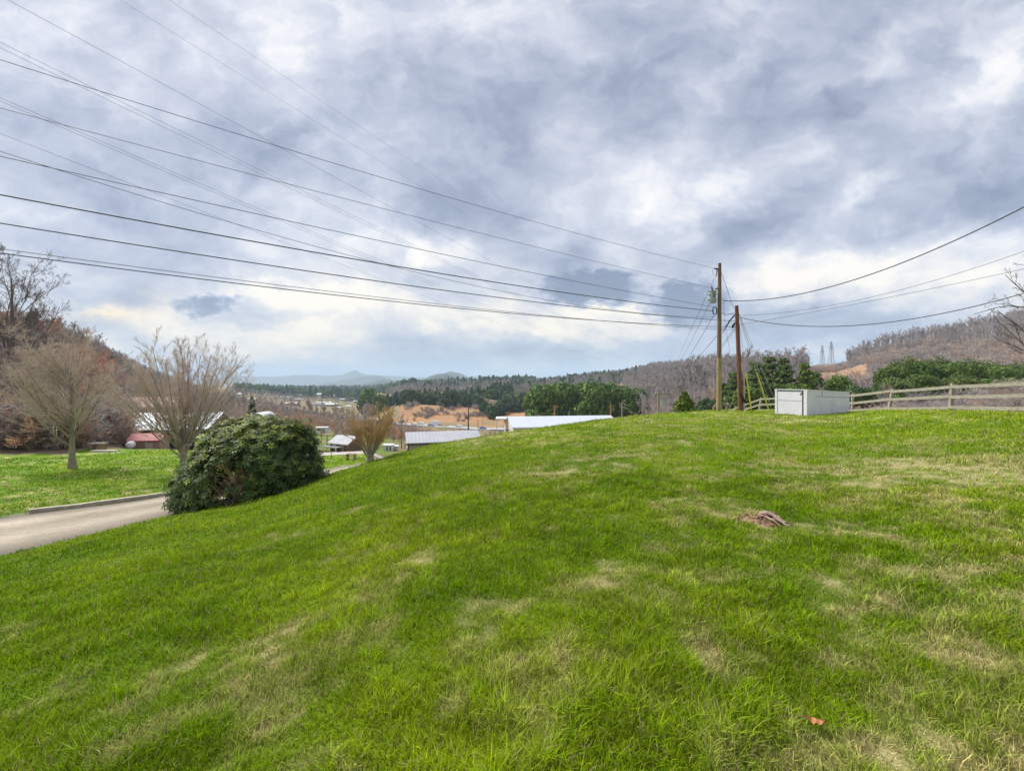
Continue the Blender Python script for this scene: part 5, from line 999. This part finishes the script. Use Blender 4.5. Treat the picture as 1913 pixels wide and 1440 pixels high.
# cars on the highway
def car(px, lane, label, mm, truck=False, rz_=0.):
    x = (px-CX)/F; d_ = HWYC[:, 0]/HWYC[:, 1]; i = int(np.argmin(np.abs(d_-x))); T_ = norm(HWYC[min(i+2, 159)]-HWYC[i-2]); Nn = np.array((-T_[1], T_[0])); P_ = HWYC[i]+Nn*lane
    z = float(Hsmooth(P_[0], P_[1]))+.5; o = thing('car' if not truck else 'truck', (P_[0], P_[1], z), label, 'car' if not truck else 'truck', 'vehicles on the highway', math.atan2(T_[1], T_[0])); L_, W_, H_ = (7.5, 2.4, 2.9) if truck else (4.6, 1.85, 1.45)
    if truck:
        b = MB(); b.box((-.8, 0, 1.75), (5.4, 2.3, 2.2)); b.build('cargo_box', mm, o); b = MB(); b.box((2.9, 0, 1.3), (1.7, 2.1, 1.7), taper=.88); b.build('cab', mm, o)
    else:
        pr_ = [(-2.3,.35),(-2.3,.85),(-1.7,.95),(-1.1,1.42),(.5,1.42),(1.2,.98),(2.2,.82),(2.3,.4)]; b = MB(); V_ = [(x_, -.9, z_) for x_, z_ in pr_]+[(x_, .9, z_) for x_, z_ in pr_]
        n_ = len(pr_); tri = [(0, i_+1, i_+2) for i_ in range(n_-2)]; b.add(V_, [np.array([(i_+n_, (i_+1) % n_+n_, (i_+1) % n_, i_) for i_ in range(n_)]), np.array(tri+[(n_+a_, n_+c_, n_+b_) for a_, b_, c_ in tri])]); b.build('body', mm, o)
        b = MB(); b.box((-.3, 0, 1.18), (1.9, 1.84, .34), taper=.85); b.build('window', MGLS, o)
    for sx in (-1.45, 1.4) if not truck else (-2.4, 2.7):
        for sy in (-.85, .85):
            b = MB(); cyl(b, (sx, sy, .34), .34 if not truck else .48, .22, 12, 0, (0, 1, 0)); b.build('wheel', MBLK, o)
CW = mat('car_paint_white', (.75,.75,.76), .35, .02, 1.); CBL = mat('car_paint_blue', (.06,.13,.42), .3, .02, 1.); CG = mat('car_paint_grey', (.25,.28,.34), .3, .02, 1.)
car(782, 2.5, 'white car on the highway, leftmost', CW); car(811, 3, 'white box truck on the highway beside the grey car', CW, True); car(808, -3, 'grey car on the near side of the highway beside the truck', CG)
car(852, 2.5, 'pale car on the highway between the truck and the dark pole', CW); car(905, -2, 'blue car on the highway right of the dark pole', CBL); car(778, -2.5, 'small white car on the near lane at the far left of the highway', CW)
# lattice towers on the ridge
def pylon(px, top, Y_, lb):
    base = np.array(at(px, Y_, -1)); tz = EYE+(HY-top)/F*Y_-base[2]; o = thing('lattice_tower', tuple(base), lb, 'transmission tower', 'lattice towers on the ridge skyline', .3); b = MB(); r = .5
    wd = lambda t_: (4.2*(1-t_)+.8*t_) if t_ < .72 else 1.3*(1-(t_-.72)/.28)+.25
    lv_ = [0, .16, .3, .43, .55, .64, .72, .86, 1.]
    for sx in (-1, 1):
        for sy in (-1, 1): b.tube([(sx*wd(t_), sy*wd(t_), t_*tz) for t_ in lv_], r, 4, smooth=False)
    for a_, c_ in zip(lv_[:-1], lv_[1:]):
        for sy in (-1, 1):
            b.tube([(-wd(a_), sy*wd(a_), a_*tz), (wd(c_), sy*wd(c_), c_*tz)], r*.6, 3, cap=False); b.tube([(wd(a_), sy*wd(a_), a_*tz), (-wd(c_), sy*wd(c_), c_*tz)], r*.6, 3, cap=False)
            b.tube([(sy*wd(a_), -wd(a_), a_*tz), (sy*wd(c_), wd(c_), c_*tz)], r*.6, 3, cap=False)
    b.build('lattice', MGAL, o)
    for t_, hw_ in ((.72, 6.5), (.83, 5.2), (.93, 4.2)):
        b = MB(); b.tube([(-hw_, 0, t_*tz), (0, 0, t_*tz+.6), (hw_, 0, t_*tz)], r*1.1, 4); b.tube([(-hw_, 0, t_*tz), (0, 0, t_*tz-.7), (hw_, 0, t_*tz)], r*.8, 4); b.build('crossarm', MGAL, o)
pylon(1553, 637, 900, 'taller lattice transmission tower on the ridge skyline'); pylon(1536, 645, 960, 'smaller lattice transmission tower just left of the taller one')

# ------------------------------------------------------------------ weathered root and a fallen leaf in the lawn
sx_, sy_, sz_ = at(1432, 5.35); st = thing('tree_stump', (sx_, sy_, sz_), 'weathered grey-brown remnant of a tree stump breaking up through the lawn', 'stump')
MSTG = mat('weathered_root', (.30,.215,.175), .95, .4, 9., bump=.8, stretch=(1, 1, .3)); MSTB = mat('rotten_wood', (.30,.14,.08), .95, .5, 12., c2=(.40,.27,.16), bump=.8)
def root(pts, r0, r1, m, part):
    b = MB(); P_ = spline(np.array(pts, float), 9); P_ += np.random.default_rng(int(abs(pts[0][0])*900)).normal(0, .008, P_.shape); b.tube(P_, np.linspace(r0, r1, 9)*np.random.default_rng(3).uniform(.8, 1.2, 9), 7); b.build(part, m, st)
root([(-.02,.12,.05),(.04,.03,.075),(.10,-.07,.045),(.15,-.17,.0)], .030, .012, MSTG, 'root'); root([(.04,.12,.05),(.10,.04,.065),(.15,-.05,.04),(.20,-.14,.0)], .022, .009, MSTG, 'root'); root([(-.05,.09,.05),(.00,-.01,.06),(.05,-.11,.03),(.09,-.17,-.01)], .017, .008, MSTG, 'root')
root([(0,.14,.06),(.12,.17,.06),(.24,.20,.02)], .025, .012, MSTB, 'root')
rk = np.random.default_rng(8); b = MB()
for i in range(90):
    a = rk.uniform(0, 6.28); q_ = rk.uniform(0, 1)**.7*.26; c_ = (-.04+q_*1.25*math.cos(a), .02+q_*math.sin(a)*.9, .035*(1-q_/.26)+rk.uniform(.0, .03)); e1 = norm(rk.normal(size=3)*np.array((1, 1, .35))); e2 = norm(np.cross(e1, rk.normal(size=3))); b.box(c_, (rk.uniform(.03, .10), rk.uniform(.008, .022), .007), np.stack([e1, e2, np.cross(e1, e2)], 1))
b.build('chips', MSTB, st)
n = 2200; rq = np.random.default_rng(2); a = rq.uniform(0, 6.28, n); q_ = rq.uniform(0, 1, n)**.6; x = sx_-.13+q_*np.cos(a)*.19; y = sy_+.03+q_*np.sin(a)*.20; z = H(x, y)+.03*(1-q_**2)
hd = np.stack([np.cos(a), np.sin(a), -.3+0*a], 1)*rq.uniform(.05, .12, (n, 1)); P_ = np.stack([x, y, z], 1)-np.array((sx_, sy_, sz_)); sd_ = norm(np.cross(hd, (0, 0, 1.)))*.004
b = MB(); b.add(np.stack([P_-sd_, P_+sd_, P_+hd+rq.normal(0, .015, (n, 3))], 1).reshape(-1, 3), np.arange(n*3).reshape(-1, 3), 0, np.repeat(rq.uniform(.6, 1.3, (n, 1))*np.ones((1, 3)), 3, 0))
bl_, fl_ = [], []
for i in range(9):
    for j in range(18):
        ph = i/8; th = j/18*2*math.pi; bl_.append((-.13+.21*ph*math.cos(th)*(1+.25*math.sin(3*th)), .03+.21*ph*math.sin(th)*(1+.2*math.cos(2*th)), (.022)*(1-ph*ph)-.012+.02*math.sin(th*5+i)))
for i in range(8):
    for j in range(18): fl_.append((i*18+j, i*18+(j+1) % 18, (i+1)*18+(j+1) % 18, (i+1)*18+j))
b.add(bl_, np.array(fl_)[:, ::-1], 0, np.full((len(bl_), 3), .55), True); b.build('dead_thatch', mat('dead_thatch', (.46,.33,.20), .95, .35, 14., attr=True), st)
lx_, ly_, lz_ = at(1522, 1.62*F/(1368-HY), .07); lf = thing('fallen_leaf', (lx_, ly_, lz_-.02), 'curled orange-brown fallen leaf lying in the near grass', 'leaf', rz=-.5)
b = MB(); nu, nv = 11, 5; V_ = []
for i in range(nu):
    for j in range(nv):
        u = i/(nu-1); v_ = j/(nv-1)*2-1; wv = .028*math.sin(math.pi*u)**.7*(1+.3*math.sin(u*19)); V_.append((u*.08-.04, v_*wv*.7, .010*v_*v_+.015*(u-.5)**2*4+.004*math.sin(u*14)))
i_ = np.arange(nu*nv).reshape(nu, nv); b.add(V_, np.stack([i_[:-1, :-1], i_[1:, :-1], i_[1:, 1:], i_[:-1, 1:]], -1).reshape(-1, 4), 0, None, True); b.build('blade', mat('orange_leaf', (.40,.17,.07), .7, .3, 30.), lf)
b = MB(); b.tube([(-.04,0,.012),(-.055,.005,.012),(-.07,.0,.004)], .0018, 5); b.build('stalk', MSTB, lf)
